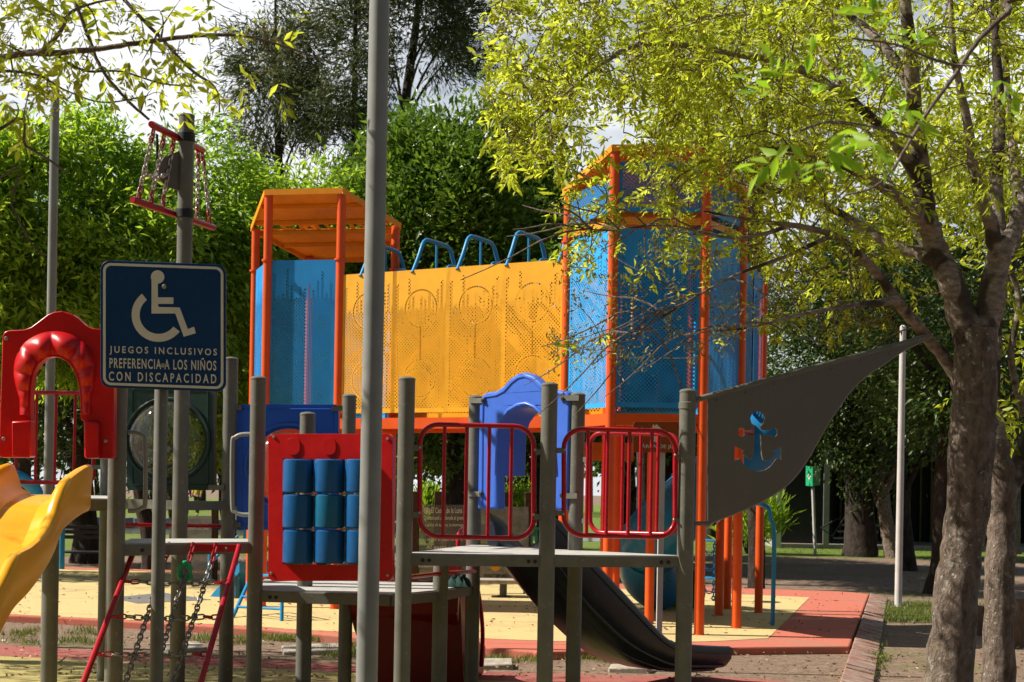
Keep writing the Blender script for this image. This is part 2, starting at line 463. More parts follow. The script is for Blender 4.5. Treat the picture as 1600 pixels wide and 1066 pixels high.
WORLD = {}
def add(name, mb, mat, parent=None, label=None, bevel=0.0, smooth=40, kind=None):
    if isinstance(mb, list): return [add(name, q, mat, parent, label, bevel, smooth, kind) for q in mb]
    me = mb if isinstance(mb, bpy.types.Mesh) else None
    if me is None:
        vs = mb.v
        if not vs: return None
        lo = Vector(map(min, zip(*vs))); hi = Vector(map(max, zip(*vs)))
        o = (lo + hi) / 2
        if parent is None: o.z = lo.z
        me = bpy.data.meshes.new(name)
        me.from_pydata([v - o for v in vs], [], mb.f)
        if mb.uv:
            ul = me.uv_layers.new(name="UVMap")
            for l in me.loops: ul.data[l.index].uv = mb.uv[l.vertex_index]
        bm = bmesh.new(); bm.from_mesh(me); bmesh.ops.recalc_face_normals(bm, faces=bm.faces); bm.to_mesh(me); bm.free()
    else:
        o = Vector(me.get("origin", (0, 0, 0)))
    if smooth:
        me.shade_smooth(); me.set_sharp_from_angle(angle=math.radians(smooth))
    for x in (mat if isinstance(mat, (list, tuple)) else [mat]): me.materials.append(x)
    ob = bpy.data.objects.new(name, me); COL.objects.link(ob)
    if parent is not None:
        ob.parent = parent; ob.location = o - WORLD[parent.name]
    else: ob.location = o
    WORLD[ob.name] = o
    if label: ob["label"] = label
    if kind: ob["kind"] = kind
    if bevel:
        b = ob.modifiers.new("edge_round", "BEVEL"); b.width = bevel; b.segments = 2; b.limit_method = "ANGLE"; b.angle_limit = math.radians(50)
    return ob

def tag(o, label, cat, group=None):
    o["label"] = label; o["category"] = cat
    if group: o["group"] = group
    return o

def thing(name, label, cat, loc=(0, 0, 0), group=None):
    e = bpy.data.objects.new(name, None); COL.objects.link(e)
    e.empty_display_size = 0.2; e.location = loc
    WORLD[e.name] = Vector(loc)
    return tag(e, label, cat, group)

def rr(x0, y0, x1, y1, r, n=6):
    """Rounded rectangle outline in pixels."""
    out = []
    for cx, cy, a0 in ((x1 - r, y0 + r, -90), (x1 - r, y1 - r, 0), (x0 + r, y1 - r, 90), (x0 + r, y0 + r, 180)):
        for i in range(n + 1):
            a = math.radians(a0 + 90 * i / n); out.append((cx + r * math.cos(a), cy + r * math.sin(a)))
    return out

def circ(cx, cy, r, n=28, ry=None): return [(cx + r * math.cos(2 * math.pi * i / n), cy + (ry or r) * math.sin(2 * math.pi * i / n)) for i in range(n)]

def on(pl, pts, off=0.0): return [pl.at(x, y, off) for x, y in pts]

def slab(pl, loops, off, thick):
    """Plate standing in plane pl: front face `off` in front of it, `thick` deep."""
    return MB().prism([on(pl, l, off) for l in loops], -pl.n * thick)

def bolts(pl, pts, off, r=0.011, h=0.007):
    out = []
    for x, y in pts:
        c = pl.at(x, y, off); m = Matrix((pl.u, Vector((0, 0, 1)), pl.n)).transposed()
        out.append(MB().lathe(c, [(r, 0), (r, h * 0.4), (r * 0.7, h), (r * 0.2, h * 1.1)], seg=10, m=m))
    return out

def text_on(pl, body, x0, y0, x1, y1, off, thick=0.0015, weight=0.0, skew=None, space=1.0):
    """Lettering fitted to a pixel box of plane pl."""
    cu = bpy.data.curves.new("lettering", "FONT"); cu.body = body; cu.resolution_u = 3; cu.offset = weight; cu.space_character = space
    ob = bpy.data.objects.new("lettering", cu); COL.objects.link(ob)
    dg = bpy.context.evaluated_depsgraph_get()
    me = bpy.data.meshes.new_from_object(ob.evaluated_get(dg))
    vs = [v.co.copy() for v in me.vertices]; fs = [tuple(p.vertices) for p in me.polygons]
    bpy.data.objects.remove(ob); bpy.data.curves.remove(cu); bpy.data.meshes.remove(me)
    lo = Vector(map(min, zip(*vs))); hi = Vector(map(max, zip(*vs)))
    mb = MB()
    out = []
    for v in vs:
        u = (v.x - lo.x) / (hi.x - lo.x); w = (v.y - lo.y) / (hi.y - lo.y)
        dy = (skew or 0) * u
        out.append(pl.at(x0 + (x1 - x0) * u, y1 + (y0 - y1) * w + dy, off))
    mb.raw(out, fs)
    return mb

def panel_uv(p0, u, w, h, thick, n):
    """Sheet metal panel: p0 lower corner, u horizontal unit; UV in metres."""
    z = Vector((0, 0, 1)); p0 = Vector(p0)
    vs, uv = [], []
    for dn in (0, -thick):
        for a, b in ((0, 0), (w, 0), (w, h), (0, h)):
            vs.append(p0 + u * a + z * b + n * dn); uv.append((a, b))
    mb = MB().raw(vs, [(0, 1, 2, 3), (7, 6, 5, 4), (0, 4, 5, 1), (1, 5, 6, 2), (2, 6, 7, 3), (3, 7, 4, 0)])
    mb.uv = uv
    return mb

# ------------------------------------------------------------------ ground
def sheet(name, pts, z, mat, kind="structure"):
    mb = MB(); mb.prism([[Vector((p[0], p[1], z)) for p in pts]], (0, 0, -0.003))
    return add(name, mb, mat, kind=kind, smooth=0)

def groundmat():
    t = NT("packed_dirt")
    a = t.noise(0.35, 4, 0.6); b = t.noise(9, 6, 0.75); c = t.noise(70, 3, 0.7)
    col = t.ramp(b, [(0.25, (0.115, 0.078, 0.055)), (0.55, (0.22, 0.155, 0.115)), (0.8, (0.33, 0.25, 0.19))])
    col = t.mix(t.m_("MULTIPLY", t.m_("GREATER_THAN", a, 0.56), t.m_("MULTIPLY", b, 0.8)), col, (0.12, 0.13, 0.045))
    col = t.mix(t.m_("MULTIPLY", t.m_("GREATER_THAN", c, 0.63), 0.6), col, (0.34, 0.24, 0.15))
    return t.done(t.bsdf(col, 0.95, bump=b, bumpd=0.05, bumps=0.6, **{"Specular IOR Level": 0.15}))

def lawnmat():
    t = NT("lawn_turf")
    a = t.noise(0.5, 4, 0.65); b = t.noise(24, 5, 0.75)
    col = t.ramp(b, [(0.25, (0.07, 0.11, 0.016)), (0.55, (0.15, 0.22, 0.035)), (0.8, (0.25, 0.29, 0.07))])
    col = t.mix(t.m_("MULTIPLY", t.m_("GREATER_THAN", a, 0.57), 0.7), col, (0.22, 0.17, 0.10))
    return t.done(t.bsdf(col, 0.95, bump=b, bumpd=0.06, bumps=0.8, **{"Specular IOR Level": 0.15}))

def rubbermat(name, col, stain):
    t = NT(name)
    s = t.noise(230, 2, 0.8); b = t.noise(1.3, 5, 0.65); k = t.noise(6, 4, 0.7)
    c = t.ramp(s, [(0.3, mul(col, 0.66)), (0.5, col), (0.72, mul(col, 1.3))])
    c = t.mix(t.m_("MULTIPLY", t.m_("SUBTRACT", b, 0.40), 1.4), c, stain)
    c = t.mix(t.m_("MULTIPLY", t.m_("GREATER_THAN", k, 0.62), 0.30), c, (0.24, 0.19, 0.13))
    so_ = t.noise(0.8, 6, 0.75)
    c = t.mix(t.ramp(so_, [(0.50, (0, 0, 0)), (0.72, (0.6, 0.6, 0.6))]), c, (0.27, 0.20, 0.14))
    sp = t.n("ShaderNodeSeparateXYZ"); t.l(t.n("ShaderNodeTexCoord").outputs["Object"], sp.inputs[0])
    w1 = t.m_("ADD", sp.outputs[1], t.m_("MULTIPLY", t.noise(0.7, 2, 0.5), 0.25))
    se = t.m_("LESS_THAN", t.m_("ABSOLUTE", t.m_("SUBTRACT", t.m_("FRACT", t.m_("DIVIDE", w1, 1.9)), 0.5)), 0.006)
    c = t.mix(t.m_("MULTIPLY", se, 0.7), c, mul(col, 0.3))
    return t.done(t.bsdf(c, 0.92, bump=s, bumpd=0.006, bumps=0.5, **{"Specular IOR Level": 0.2}))

sheet("ground", [(-260, -40), (260, -40), (260, 420), (-260, 420)], 0.0, groundmat())
LAWN = lawnmat()
sheet("lawn", [(p.x, p.y) for p in (G(1060, 866), G(1700, 880))] + [(60, 24.5), (90, 140), (-90, 140), (-60, 27), (-9, 26.5), (2, 31)], 0.004, LAWN)
YEL = rubbermat("yellow_safety_rubber", (0.56, 0.44, 0.20), (0.50, 0.40, 0.21))
REDR = rubbermat("red_safety_rubber", (0.50, 0.145, 0.10), (0.42, 0.15, 0.11))
OLIVE = rubbermat("shaded_yellow_rubber", (0.40, 0.33, 0.12), (0.33, 0.29, 0.14))  # yellow rubber with the tree shade over it put into the colour
MAROON = rubbermat("shaded_red_rubber", (0.33, 0.10, 0.085), (0.28, 0.11, 0.09))  # red border rubber, its colour dulled for the same tree shade
outer = [G(80, 975), G(390, 994), G(480, 1001), G(800, 1028), G(870, 1031), G(1150, 1024), G(1327, 1022)]
outer = catmull([(p.x, p.y) for p in outer], 4)
redge = [G(1340, 985), G(1358, 936)]
pad = [(-9, 14.9)] + outer + [(p.x, p.y) for p in redge] + [(redge[1].x - 0.3, redge[1].y + 0.4), (-2, 21.2), (-9, 22.6)]
PADZ = 0.07
mb = MB().prism([[Vector((x, y, PADZ)) for x, y in pad]], (0, 0, -PADZ - 0.02))
add("play_surface", mb, REDR, kind="structure", smooth=0, bevel=0.015)
inner = catmull([(p.x, p.y) for p in (G(50, 962, PADZ), G(390, 979, PADZ), G(480, 985, PADZ), G(800, 1000, PADZ), G(960, 1004, PADZ), G(1100, 1003, PADZ), G(1200, 998, PADZ))], 4)
yel = [(-8.6, 15.6)] + inner + [(G(1265, 934, PADZ).x, G(1265, 934, PADZ).y), (-2, 20.7), (-8.6, 22.0)]
sheet("play_surface_centre", yel, PADZ + 0.004, YEL)
sheet("painted_shadow_patch", [(p.x, p.y) for p in (G(172, 935, PADZ), G(255, 927, PADZ), G(330, 938, PADZ), G(215, 944, PADZ))], PADZ + 0.008, rubbermat("painted_shadow_grey", (0.15, 0.15, 0.16), (0.18, 0.17, 0.16)))  # shadow on the ground laid in as a flat grey sheet
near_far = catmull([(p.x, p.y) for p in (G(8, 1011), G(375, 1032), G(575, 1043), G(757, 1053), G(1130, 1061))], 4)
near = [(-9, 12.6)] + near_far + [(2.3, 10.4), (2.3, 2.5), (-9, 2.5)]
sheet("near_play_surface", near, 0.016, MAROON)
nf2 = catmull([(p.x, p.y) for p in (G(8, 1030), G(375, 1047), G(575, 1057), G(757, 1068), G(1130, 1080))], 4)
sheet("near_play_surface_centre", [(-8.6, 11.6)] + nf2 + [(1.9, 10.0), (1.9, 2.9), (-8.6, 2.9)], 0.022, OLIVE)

# brick kerb along the right edge of the play surface
kb = MB()
k0, k1 = Vector((*redge[1].xy, 0)), Vector((G(1308, 1085).x, G(1308, 1085).y, 0))
mid = Vector((*redge[0].xy, 0))
L = (k1 - k0).length; nb = int(L / 0.12); dirk = (k1 - k0).normalized(); sidek = Vector((-dirk.y, dirk.x, 0))
if sidek.x < 0: sidek = -sidek
for i in range(nb):
    c = k0 + dirk * (i + 0.5) * L / nb
    zj = random.uniform(-0.008, 0.008); tl_ = math.radians(-13 if sidek.dot(Vector((-dirk.y, dirk.x, 0))) > 0 else 13)
    m = Matrix.Rotation(math.atan2(dirk.y, dirk.x) + random.uniform(-0.03, 0.03), 3, "Z") @ Matrix.Rotation(tl_ + random.uniform(-0.03, 0.03), 3, "X")
    kb.box(c + sidek * 0.12 + Vector((0, 0, 0.015 + zj)), (L / nb - 0.010, 0.23, 0.09), rot=m)
t = NT("kerb_brick")
kn = t.noise(5, 4, 0.7)
kc = t.ramp(kn, [(0.3, (0.26, 0.095, 0.07)), (0.52, (0.27, 0.17, 0.135)), (0.75, (0.40, 0.34, 0.30))])
add("kerb", kb, t.done(t.bsdf(kc, 0.9, bump=kn, bumpd=0.01)), kind="structure", bevel=0.008)
# ------------------------------------------------------------------ small ground things
def stone_slab(px, py, w, dpt, rz, label):
    c = G(px, py); mb = MB()
    pts = [(-w / 2, -dpt / 2), (w * 0.42, -dpt * 0.55), (w / 2, dpt * 0.4), (w * 0.1, dpt / 2), (-w * 0.46, dpt * 0.45)]
    m = Matrix.Rotation(rz, 3, "Z")
    mb.prism([[c + m @ Vector((x, y, 0.045 + 0.03 * x + 0.02 * y)) for x, y in pts]], (0, 0, -0.09))
    return tag(add("concrete_slab", mb, M["concrete"], bevel=0.012), label, "slab", "loose concrete slabs in the dirt")
stone_slab(768, 1042, 0.36, 0.35, 0.1, "pale concrete slab in the dirt right of the dark red slide")
stone_slab(490, 1019, 0.55, 0.4, 0.25, "low concrete slab half sunk in grass under the lower deck")
stone_slab(985, 1049, 0.34, 0.22, -0.1, "concrete slab lying below the curve of the black slide")
stone_slab(285, 1016, 0.36, 0.4, 0.5, "flat concrete slab behind the red chain net")

def log(px, py, r, h, d, label):
    c = G(px, py); mb = MB()
    mb.lathe(c, [(r * 1.06, -0.02), (r, 0.08), (r * 0.96, h * 0.9), (r * 0.9, h)], seg=14)
    o = add("tree_stump", mb, M["log"], bevel=0.004)
    return tag(o, label, "stump", "short log stumps beside the ash trunks")
log(1533, 993, 0.055, 0.30, 14, "short upright log between the two foreground trunks")
log(1588, 1012, 0.07, 0.46, 13, "mossy upright log right of the slimmer foreground trunk")

# ------------------------------------------------------------------ the near ship-shaped play structure
ship = thing("ship_playground", "grey-posted ship shaped play structure with red panel, slides and anchor sail", "playground", (0, 9, 0))
def post(px, py, d, r, ztop=None, z0=0.0, mat="grey", parent=None, label=None, cap=True):
    p = P(px, py, d); zt = p.z if ztop is None else ztop
    mb = MB().lathe((p.x, p.y, z0), [(r, 0), (r, zt - z0 - 0.012), (r * 1.04, zt - z0 - 0.012), (r * 1.04, zt - z0 - 0.004), (r * 0.85, zt - z0 + 0.004), (r * 0.25, zt - z0 + 0.010)], seg=24)
    add("post", mb, M[mat], parent or ship, label)
    return Vector((p.x, p.y, 0))
zP2 = P(800, 866, 8.2).z; zP1 = P(520, 928, 8.4).z; zPM = P(300, 848, 8.3).z; zP0 = P(160, 779, 8.0).z
pA = post(404, 590, 8.6, 0.047); pB = post(636, 591, 8.1, 0.047); pC = post(859, 600, 8.2, 0.047); pD = post(1075, 610, 8.4, 0.049)
pE = post(744, 620, 9.5, 0.048); pF = post(903, 616, 8.9, 0.047); pG = post(481, 646, 9.0, 0.049); pH = post(546, 618, 9.7, 0.047)
pI = post(689, 880, 8.9, 0.048, ztop=zP2 - 0.066); pJ = post(186, 560, 8.0, 0.050)
pK = post(292, 180, 9.3, 0.050, label="tall grey mast post carrying the chain rigging"); pL = post(361, 560, 9.7, 0.049)
pM = post(79, 900, 9.2, 0.052, ztop=zP0 - 0.07); pN = post(168, 714, 9.9, 0.047)

def deckpart(pts, z, th=0.062):
    mb = MB().prism([[Vector((p.x, p.y, z)) for p in pts]], (0, 0, -0.008))
    d = add("deck", mb, M["deck"], ship)
    c = sum((Vector((p.x, p.y, 0)) for p in pts), Vector()) / len(pts)
    mb = MB()
    n = len(pts)
    for i in range(n):
        a, b = Vector((*pts[i].xy, z - 0.008 - th / 2)), Vector((*pts[(i + 1) % n].xy, z - 0.008 - th / 2))
        mb.beam(a, b, 0.03, th)
    add("fascia", mb, M["grey"], d)
    return d
def xy(px, d): return Vector((ray(px, 800)[0] * d, d, 0))
dP2 = deckpart([pB, pC, pD, pF, pE], zP2)
dP1 = deckpart([pA, xy(612, 8.45), pI, pE, pH, xy(415, 9.6)], zP1)
dPM = deckpart([pJ, pA, xy(386, 9.05), xy(206, 8.75)], zPM)
dP0 = deckpart([xy(-90, 8.0), pJ, pN, xy(-60, 9.9)], zP0)
def fbolts(a, b, fr, z, parent):
    pl = VPlane(a, b); mb = []; m = Matrix((pl.u, Vector((0, 0, 1)), pl.n)).transposed()
    for f in fr:
        c = a.lerp(b, f); mb.append(MB().lathe(Vector((c.x, c.y, z)) + pl.n * 0.0155, [(0.011, 0), (0.011, 0.004), (0.006, 0.006)], seg=10, m=m))
    add("bolt", mb, M["black"], parent)
fbolts(pB, pC, (0.13, 0.175, 0.87, 0.915), zP2 - 0.04, dP2); fbolts(pC, pD, (0.82, 0.87), zP2 - 0.04, dP2)
fbolts(pA, xy(612, 8.45), (0.12, 0.165), zP1 - 0.04, dP1); fbolts(pJ, pA, (0.17, 0.84), zPM - 0.04, dPM)

# beams and bars between rear posts
mb = MB().beam((pN.x, pN.y, zP0 - 0.05), (pK.x, pK.y, zP0 - 0.05), 0.04, 0.06).beam((pK.x, pK.y, zP0 - 0.052), (pL.x, pL.y, zP0 - 0.052), 0.04, 0.06)
add("rear_beam", mb, M["grey"], ship)
add("red_bar", MB().tube([P(195, 820, 9.5), P(345, 822, 9.7)], 0.013, 8), M["red_tube"], ship)
add("red_bar", MB().tube([P(636, 902, 8.2), P(689, 896, 8.9), P(742, 893, 9.45)], 0.014, 8), M["red_tube"], ship)

# red game panel with nine turning cylinders
plR = VPlane(xy(410, 8.50), xy(620, 8.30))
pan = add("game_panel", slab(plR, [rr(419, 678, 613, 908, 9), [(442, 717), (590, 719), (590, 884), (442, 882)]], 0.02, 0.045), M["red"], ship, bevel=0.007)
for x in (448, 504, 560): add("panel_bump", MB().prism([on(plR, rr(x, 684, x + 20.5, 711, 9.9), 0.026)], -plR.n * 0.02), M["red"], pan, bevel=0.006)
add("bolt", bolts(plR, [(428, 683), (606, 686), (424, 896), (606, 899)], 0.02, 0.010), M["bolt"], pan)
for ci, (x0, x1) in enumerate(((443, 490), (491.5, 538.5), (540, 588))):
    for ri, (y0, y1) in enumerate(((718, 770), (773, 825), (828, 880))):
        a = plR.at((x0 + x1) / 2, y1, -0.005); b = plR.at((x0 + x1) / 2, y0, -0.005)
        r = (plR.at(x1, y0) - plR.at(x0, y0)).length / 2 - 0.001
        h = (b - a).length
        cm = MB().lathe(a, [(r * 0.9, 0), (r * 0.985, 0.006), (r, 0.015), (r, h - 0.015), (r * 0.985, h - 0.006), (r * 0.9, h)], seg=40)
        add("cylinder", cm, M["blue_teal" if (ci, ri) == (1, 1) else "blue_cyl"], ship, smooth=30)
for x in (466.5, 515, 564):
    add("spindle", MB().tube([plR.at(x, 884, -0.005), plR.at(x, 714, -0.005)], 0.008, 8), M["bolt"], ship)

# loop railings
def railing(pl, x0, y0, x1, y1, r, bars, tilt=0.0, rad=0.0145, brad=0.011, mat="red_tube", rc=30):
    out = [(x, y + tilt * (x - x0)) for x, y in rr(x0, y0, x1, y1, rc, 8)]
    o = add("railing", MB().tube(on(pl, out), rad, 12, closed=True), M[mat], ship)
    for b in bars:
        add("bar", MB().tube([pl.at(b + 2, y0 + tilt * (b - x0)), pl.at(b - 1, y1 + tilt * (b - x0))], brad, 10), M[mat], o)
    return o
pl1 = VPlane(pB, pC); rl = railing(pl1, 656, 663, 834, 838, 26, (693, 728, 763, 798), 0.022)
pl2 = VPlane(pC, pD); rl2 = railing(pl2, 881, 670, 1055, 836, 26, (917, 948, 982, 1017), 0.022)
pl3 = VPlane(pF, pD); rl3 = railing(pl3, 922, 676, 1060, 832, 24, (944, 972, 1000, 1027), 0.022, rc=20)
def bracket(a, b, w=0.03, h=0.03, mat="grey", parent=ship): add("bracket", MB().beam(a, b, w, h), M[mat], parent)
for pl, xa, xb, y in ((pl1, 638, 655, 700), (pl1, 636, 655, 805), (pl1, 836, 858, 706), (pl1, 834, 857, 808),
                      (pl2, 862, 882, 704), (pl2, 860, 881, 802), (pl2, 1056, 1074, 714), (pl2, 1055, 1072, 813), (pl3, 904, 922, 718), (pl3, 902, 922, 814)):
    bracket(pl.at(xa, y), pl.at(xb, y))
add("bolt", bolts(pl1, [(656, 699), (655, 801), (836, 703), (834, 804)], 0.014, 0.008), M["bolt"], rl)
add("bolt", bolts(pl2, [(882, 703), (880, 803), (1055, 711), (1053, 812)], 0.014, 0.008), M["bolt"], rl2)

# blue slide arch
plB = VPlane(pE, pF)
z7 = lambda pts: [(600 + x / 3.553, 560 + y / 3.553) for x, y in pts]
outer_l = [(517, 838), (521, 640), (528, 260), (540, 212), (565, 190), (622, 182), (660, 157), (700, 112), (738, 86), (778, 78), (828, 95), (875, 140), (915, 168), (960, 176), (1005, 182), (1026, 196), (1030, 240), (1020, 640), (1014, 842), (940, 845)]
inner_l = [(936, 640), (925, 470), (905, 385), (870, 320), (825, 280), (780, 264), (735, 272), (688, 300), (652, 350), (632, 430), (628, 560), (634, 838)]
arch = add("slide_arch", slab(plB, [z7(outer_l + inner_l)], 0.06, 0.075), M["blue_arch"], ship, bevel=0.016)
hood = [(x, y) for x, y in inner_l if y < 640] 
hood = [(934, 648)] + hood + [(626, 652)]
cx, cy_ = 780, 470
hout = [(cx + (x - cx) * 1.10, cy_ + (y - cy_) * (1.12 if y < 470 else 1.0)) for x, y in hood]
add("arch_hood", slab(plB, [z7(hood + hout[::-1])], 0.075, 0.28), M["blue_arch"], arch, bevel=0.01)
mb = MB()
rim = [(545, 815), (548, 400), (552, 260), (562, 215), (625, 205), (668, 182), (710, 135), (745, 108), (780, 100), (822, 115), (868, 160), (912, 190), (1000, 200)]
mb.tube(on(plB, z7(rim), 0.058), 0.010, 8)
add("arch_ridge", mb, M["blue_arch"], arch)
for (x, y, xb) in ((735, 626, 757), (732, 772, 753), (905, 622, 876), (902, 775, 876)):
    bracket(plB.at(x, y, 0.05), plB.at(xb, y, 0.07), 0.012, 0.034)
add("bolt", bolts(plB, [(754, 626), (751, 772), (879, 623), (877, 774)], 0.078, 0.013), M["black"], arch)

# slides
def slide(path, hw, mat, name, label=None, rim=0.045, parent=ship, keel=None):
    """path: list of (x, y, top, bed, bottom) along the chute's centre line."""
    pts = catmull(path, 8); rows = []
    n = len(pts)
    for i, (x, y, top, bed, bot) in enumerate(pts):
        a = pts[max(i - 1, 0)]; b = pts[min(i + 1, n - 1)]
        d = Vector((b[0] - a[0], b[1] - a[1], 0)).normalized(); s = Vector((d.y, -d.x, 0))
        foot = [(hw - 0.012, bot), (hw, bot + 0.02)] if keel is None else [(hw * keel, bot), (hw * (keel + 0.75 * (1 - keel)), bot + 0.22 * (top - bot))]
        half = foot + [(hw + 0.004, (bot + top) / 2), (hw + 0.012, top - 0.03), (hw + 0.004, top - 0.008), (hw - rim * 0.4, top), (hw - rim, top - 0.012),
                (hw - rim - 0.02, top - 0.35 * (top - bed)), (hw - rim - 0.045, bed + 0.2 * (top - bed)), (hw - rim - 0.09, bed + 0.012), (hw * 0.4, bed)]
        prof = half + [(-u, z) for u, z in half[::-1]]
        rows.append([Vector((x, y, 0)) + s * u + Vector((0, 0, z)) for u, z in prof])
    k = len(rows[0]); vs = [v for r in rows for v in r]
    fs = [(i * k + j, i * k + (j + 1) % k, (i + 1) * k + (j + 1) % k, (i + 1) * k + j) for i in range(n - 1) for j in range(k)]
    for e in (0, (n - 1) * k):
        fs.append(tuple(range(e, e + k)))
    o = add(name, MB().raw(vs, fs), mat, parent, label, smooth=50)
    return o, rows
XC = -2.56
yp = [(7.85, 1.50, 1.325, 1.24), (7.70, 1.478, 1.32, 1.22), (7.44, 1.41, 1.27, 1.16), (7.32, 1.32, 1.20, 1.09), (7.24, 1.235, 1.13, 1.02), (7.10, 1.15, 1.04, 0.94), (6.9, 1.09, 0.95, 0.86), (6.7, 1.055, 0.90, 0.80),
      (6.55, 0.96, 0.82, 0.72), (6.3, 0.80, 0.66, 0.56), (5.9, 0.58, 0.45, 0.34), (5.4, 0.42, 0.29, 0.18), (4.9, 0.36, 0.23, 0.12), (4.6, 0.35, 0.22, 0.11)]
ys, rows = slide([(XC, y, t_, b_, o_) for y, t_, b_, o_ in yp], 0.235, M["yellow"], "slide", "wavy yellow slide at the left edge")
rib = [r[2] + Vector((0.006, 0, 0.3 * (r[3].z - r[2].z))) for r in rows]
add("slide_rib", MB().tube(rib, 0.012, 8), M["yellow"], ys)
su, sn = Vector((0.68, 0.73, 0)).normalized(), None
s0 = (pE + pF) / 2
bl = [(-0.05, 1.25, 1.03, 0.92), (0.06, 1.20, 1.02, 0.83), (0.2, 1.08, 0.93, 0.70), (0.42, 0.925, 0.76, 0.52), (0.8, 0.66, 0.49, 0.285), (1.17, 0.405, 0.26, 0.17), (1.4, 0.335, 0.20, 0.125), (1.8, 0.29, 0.155, 0.09), (1.98, 0.275, 0.15, 0.09)]
bs, rows = slide([(s0.x + su.x * t_, s0.y + su.y * t_, a, b, c) for t_, a, b, c in bl], 0.28, M["navy"], "slide", "black blue slide curving down behind the bow", keel=0.45)
for i_, j_, f, rr_ in ((2, 3, 0.75, 0.008), (1, 2, 0.1, 0.013), (0, 1, 0.35, 0.013)):
    add("slide_rib", MB().tube([r[i_].lerp(r[j_], f) for r in rows[4:-3]], rr_, 6), M["navy"], bs)
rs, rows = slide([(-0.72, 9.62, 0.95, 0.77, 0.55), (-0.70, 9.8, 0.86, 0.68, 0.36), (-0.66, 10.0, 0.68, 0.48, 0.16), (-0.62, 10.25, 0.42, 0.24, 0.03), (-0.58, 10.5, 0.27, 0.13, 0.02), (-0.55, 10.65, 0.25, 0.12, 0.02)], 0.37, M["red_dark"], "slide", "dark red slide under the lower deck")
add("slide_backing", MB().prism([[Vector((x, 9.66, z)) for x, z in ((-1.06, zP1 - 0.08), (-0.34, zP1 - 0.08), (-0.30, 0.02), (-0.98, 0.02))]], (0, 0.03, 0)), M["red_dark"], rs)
rail_pts = [P(716, 905, 9.6), P(716, 850, 9.6), P(718, 832, 9.65), P(725, 828, 9.75), P(731, 840, 9.85), P(733, 890, 9.9), P(747, 925, 10.0), P(754, 985, 10.2), P(752, 1040, 10.4)]
add("slide_handrail", MB().tube(catmull(rail_pts, 5), 0.016, 10), M["red_tube"], rs)

# red arch at the yellow slide
plA = VPlane(xy(0, 7.86), xy(178, 7.86))
z2 = lambda pts: [(x / 2.665, 380 + y / 2.665) for x, y in pts]
ra_out = [(-6, 885), (2, 640), (10, 385), (18, 370), (34, 363), (98, 360), (128, 350), (158, 328), (198, 297), (225, 286), (252, 283), (280, 288), (302, 297), (330, 318), (356, 342), (385, 355), (440, 358), (462, 364), (474, 380), (474, 640), (472, 888), (462, 897)]
ra_in = [(356, 897), (349, 885), (348, 742), (336, 735), (332, 640), (326, 585), (310, 535), (282, 497), (248, 476), (222, 472), (192, 478), (160, 503), (140, 540), (130, 590), (127, 660), (127, 885), (120, 893), (6, 893)]
ra = add("slide_arch", slab(plA, [z2(ra_out + ra_in)], 0.03, 0.07), M["red"], ship, bevel=0.014)
for q in ([(48, 742), (127, 738), (128, 886), (120, 893), (50, 890)], [(348, 740), (408, 744), (408, 894), (356, 896), (349, 886)]):
    add("leg_block", MB().prism([on(plA, z2(q), 0.075)], -plA.n * 0.09), M["red"], ra, bevel=0.014)
# scalloped shell hood round the opening
path = catmull([(118, 715), (118, 650), (122, 590), (134, 535), (160, 495), (195, 472), (228, 465), (262, 472), (300, 500), (325, 545), (337, 600), (341, 650), (344, 715)], 12)
grid = []; n = len(path); acc = 0
for i, (x, y) in enumerate(path):
    a = path[max(i - 1, 0)]; b = path[min(i + 1, n - 1)]
    tx, ty = b[0] - a[0], b[1] - a[1]; ll = math.hypot(tx, ty); nx, ny = ty / ll, -tx / ll
    if i: acc += math.hypot(x - path[i - 1][0], y - path[i - 1][1])
    topf = max(0.0, min(1.0, (650 - y) / 160)); wdt = 38 + 62 * topf
    lobe = abs(math.cos(acc / 33.0 * math.pi / 2 * 1.0))
    row = []
    for j in range(9):
        s_ = j / 8
        hgt = (0.028 + 0.05 * topf) * math.sin(math.pi * min(1, s_ * 0.85 + 0.15)) ** 0.7 * (0.55 + 0.45 * lobe) if j < 8 else 0
        row.append(plA.at(*z2([(x + nx * (wdt * s_), y + ny * (wdt * s_))])[0], 0.028 + hgt))
    grid.append(row)
mb = MB().raw([v for r in grid for v in r] , [(i * 9 + j, i * 9 + j + 1, (i + 1) * 9 + j + 1, (i + 1) * 9 + j) for i in range(n - 1) for j in range(8)])
add("shell_hood", mb, M["red"], ra, smooth=80)
add("bolt", bolts(plA, [(10, 529), (165, 530), (6, 686), (165, 689)], 0.03, 0.012), M["bolt"], ra)

# red railing behind the red arch
plW = VPlane(xy(-120, 9.95), pN)
railing(plW, -70, 612, 146, 752, 18, (-36, -5, 25, 56, 86, 116), 0.012, rad=0.0155, brad=0.011, rc=14)
bracket(plW.at(146, 730), plW.at(160, 730), 0.03, 0.03)

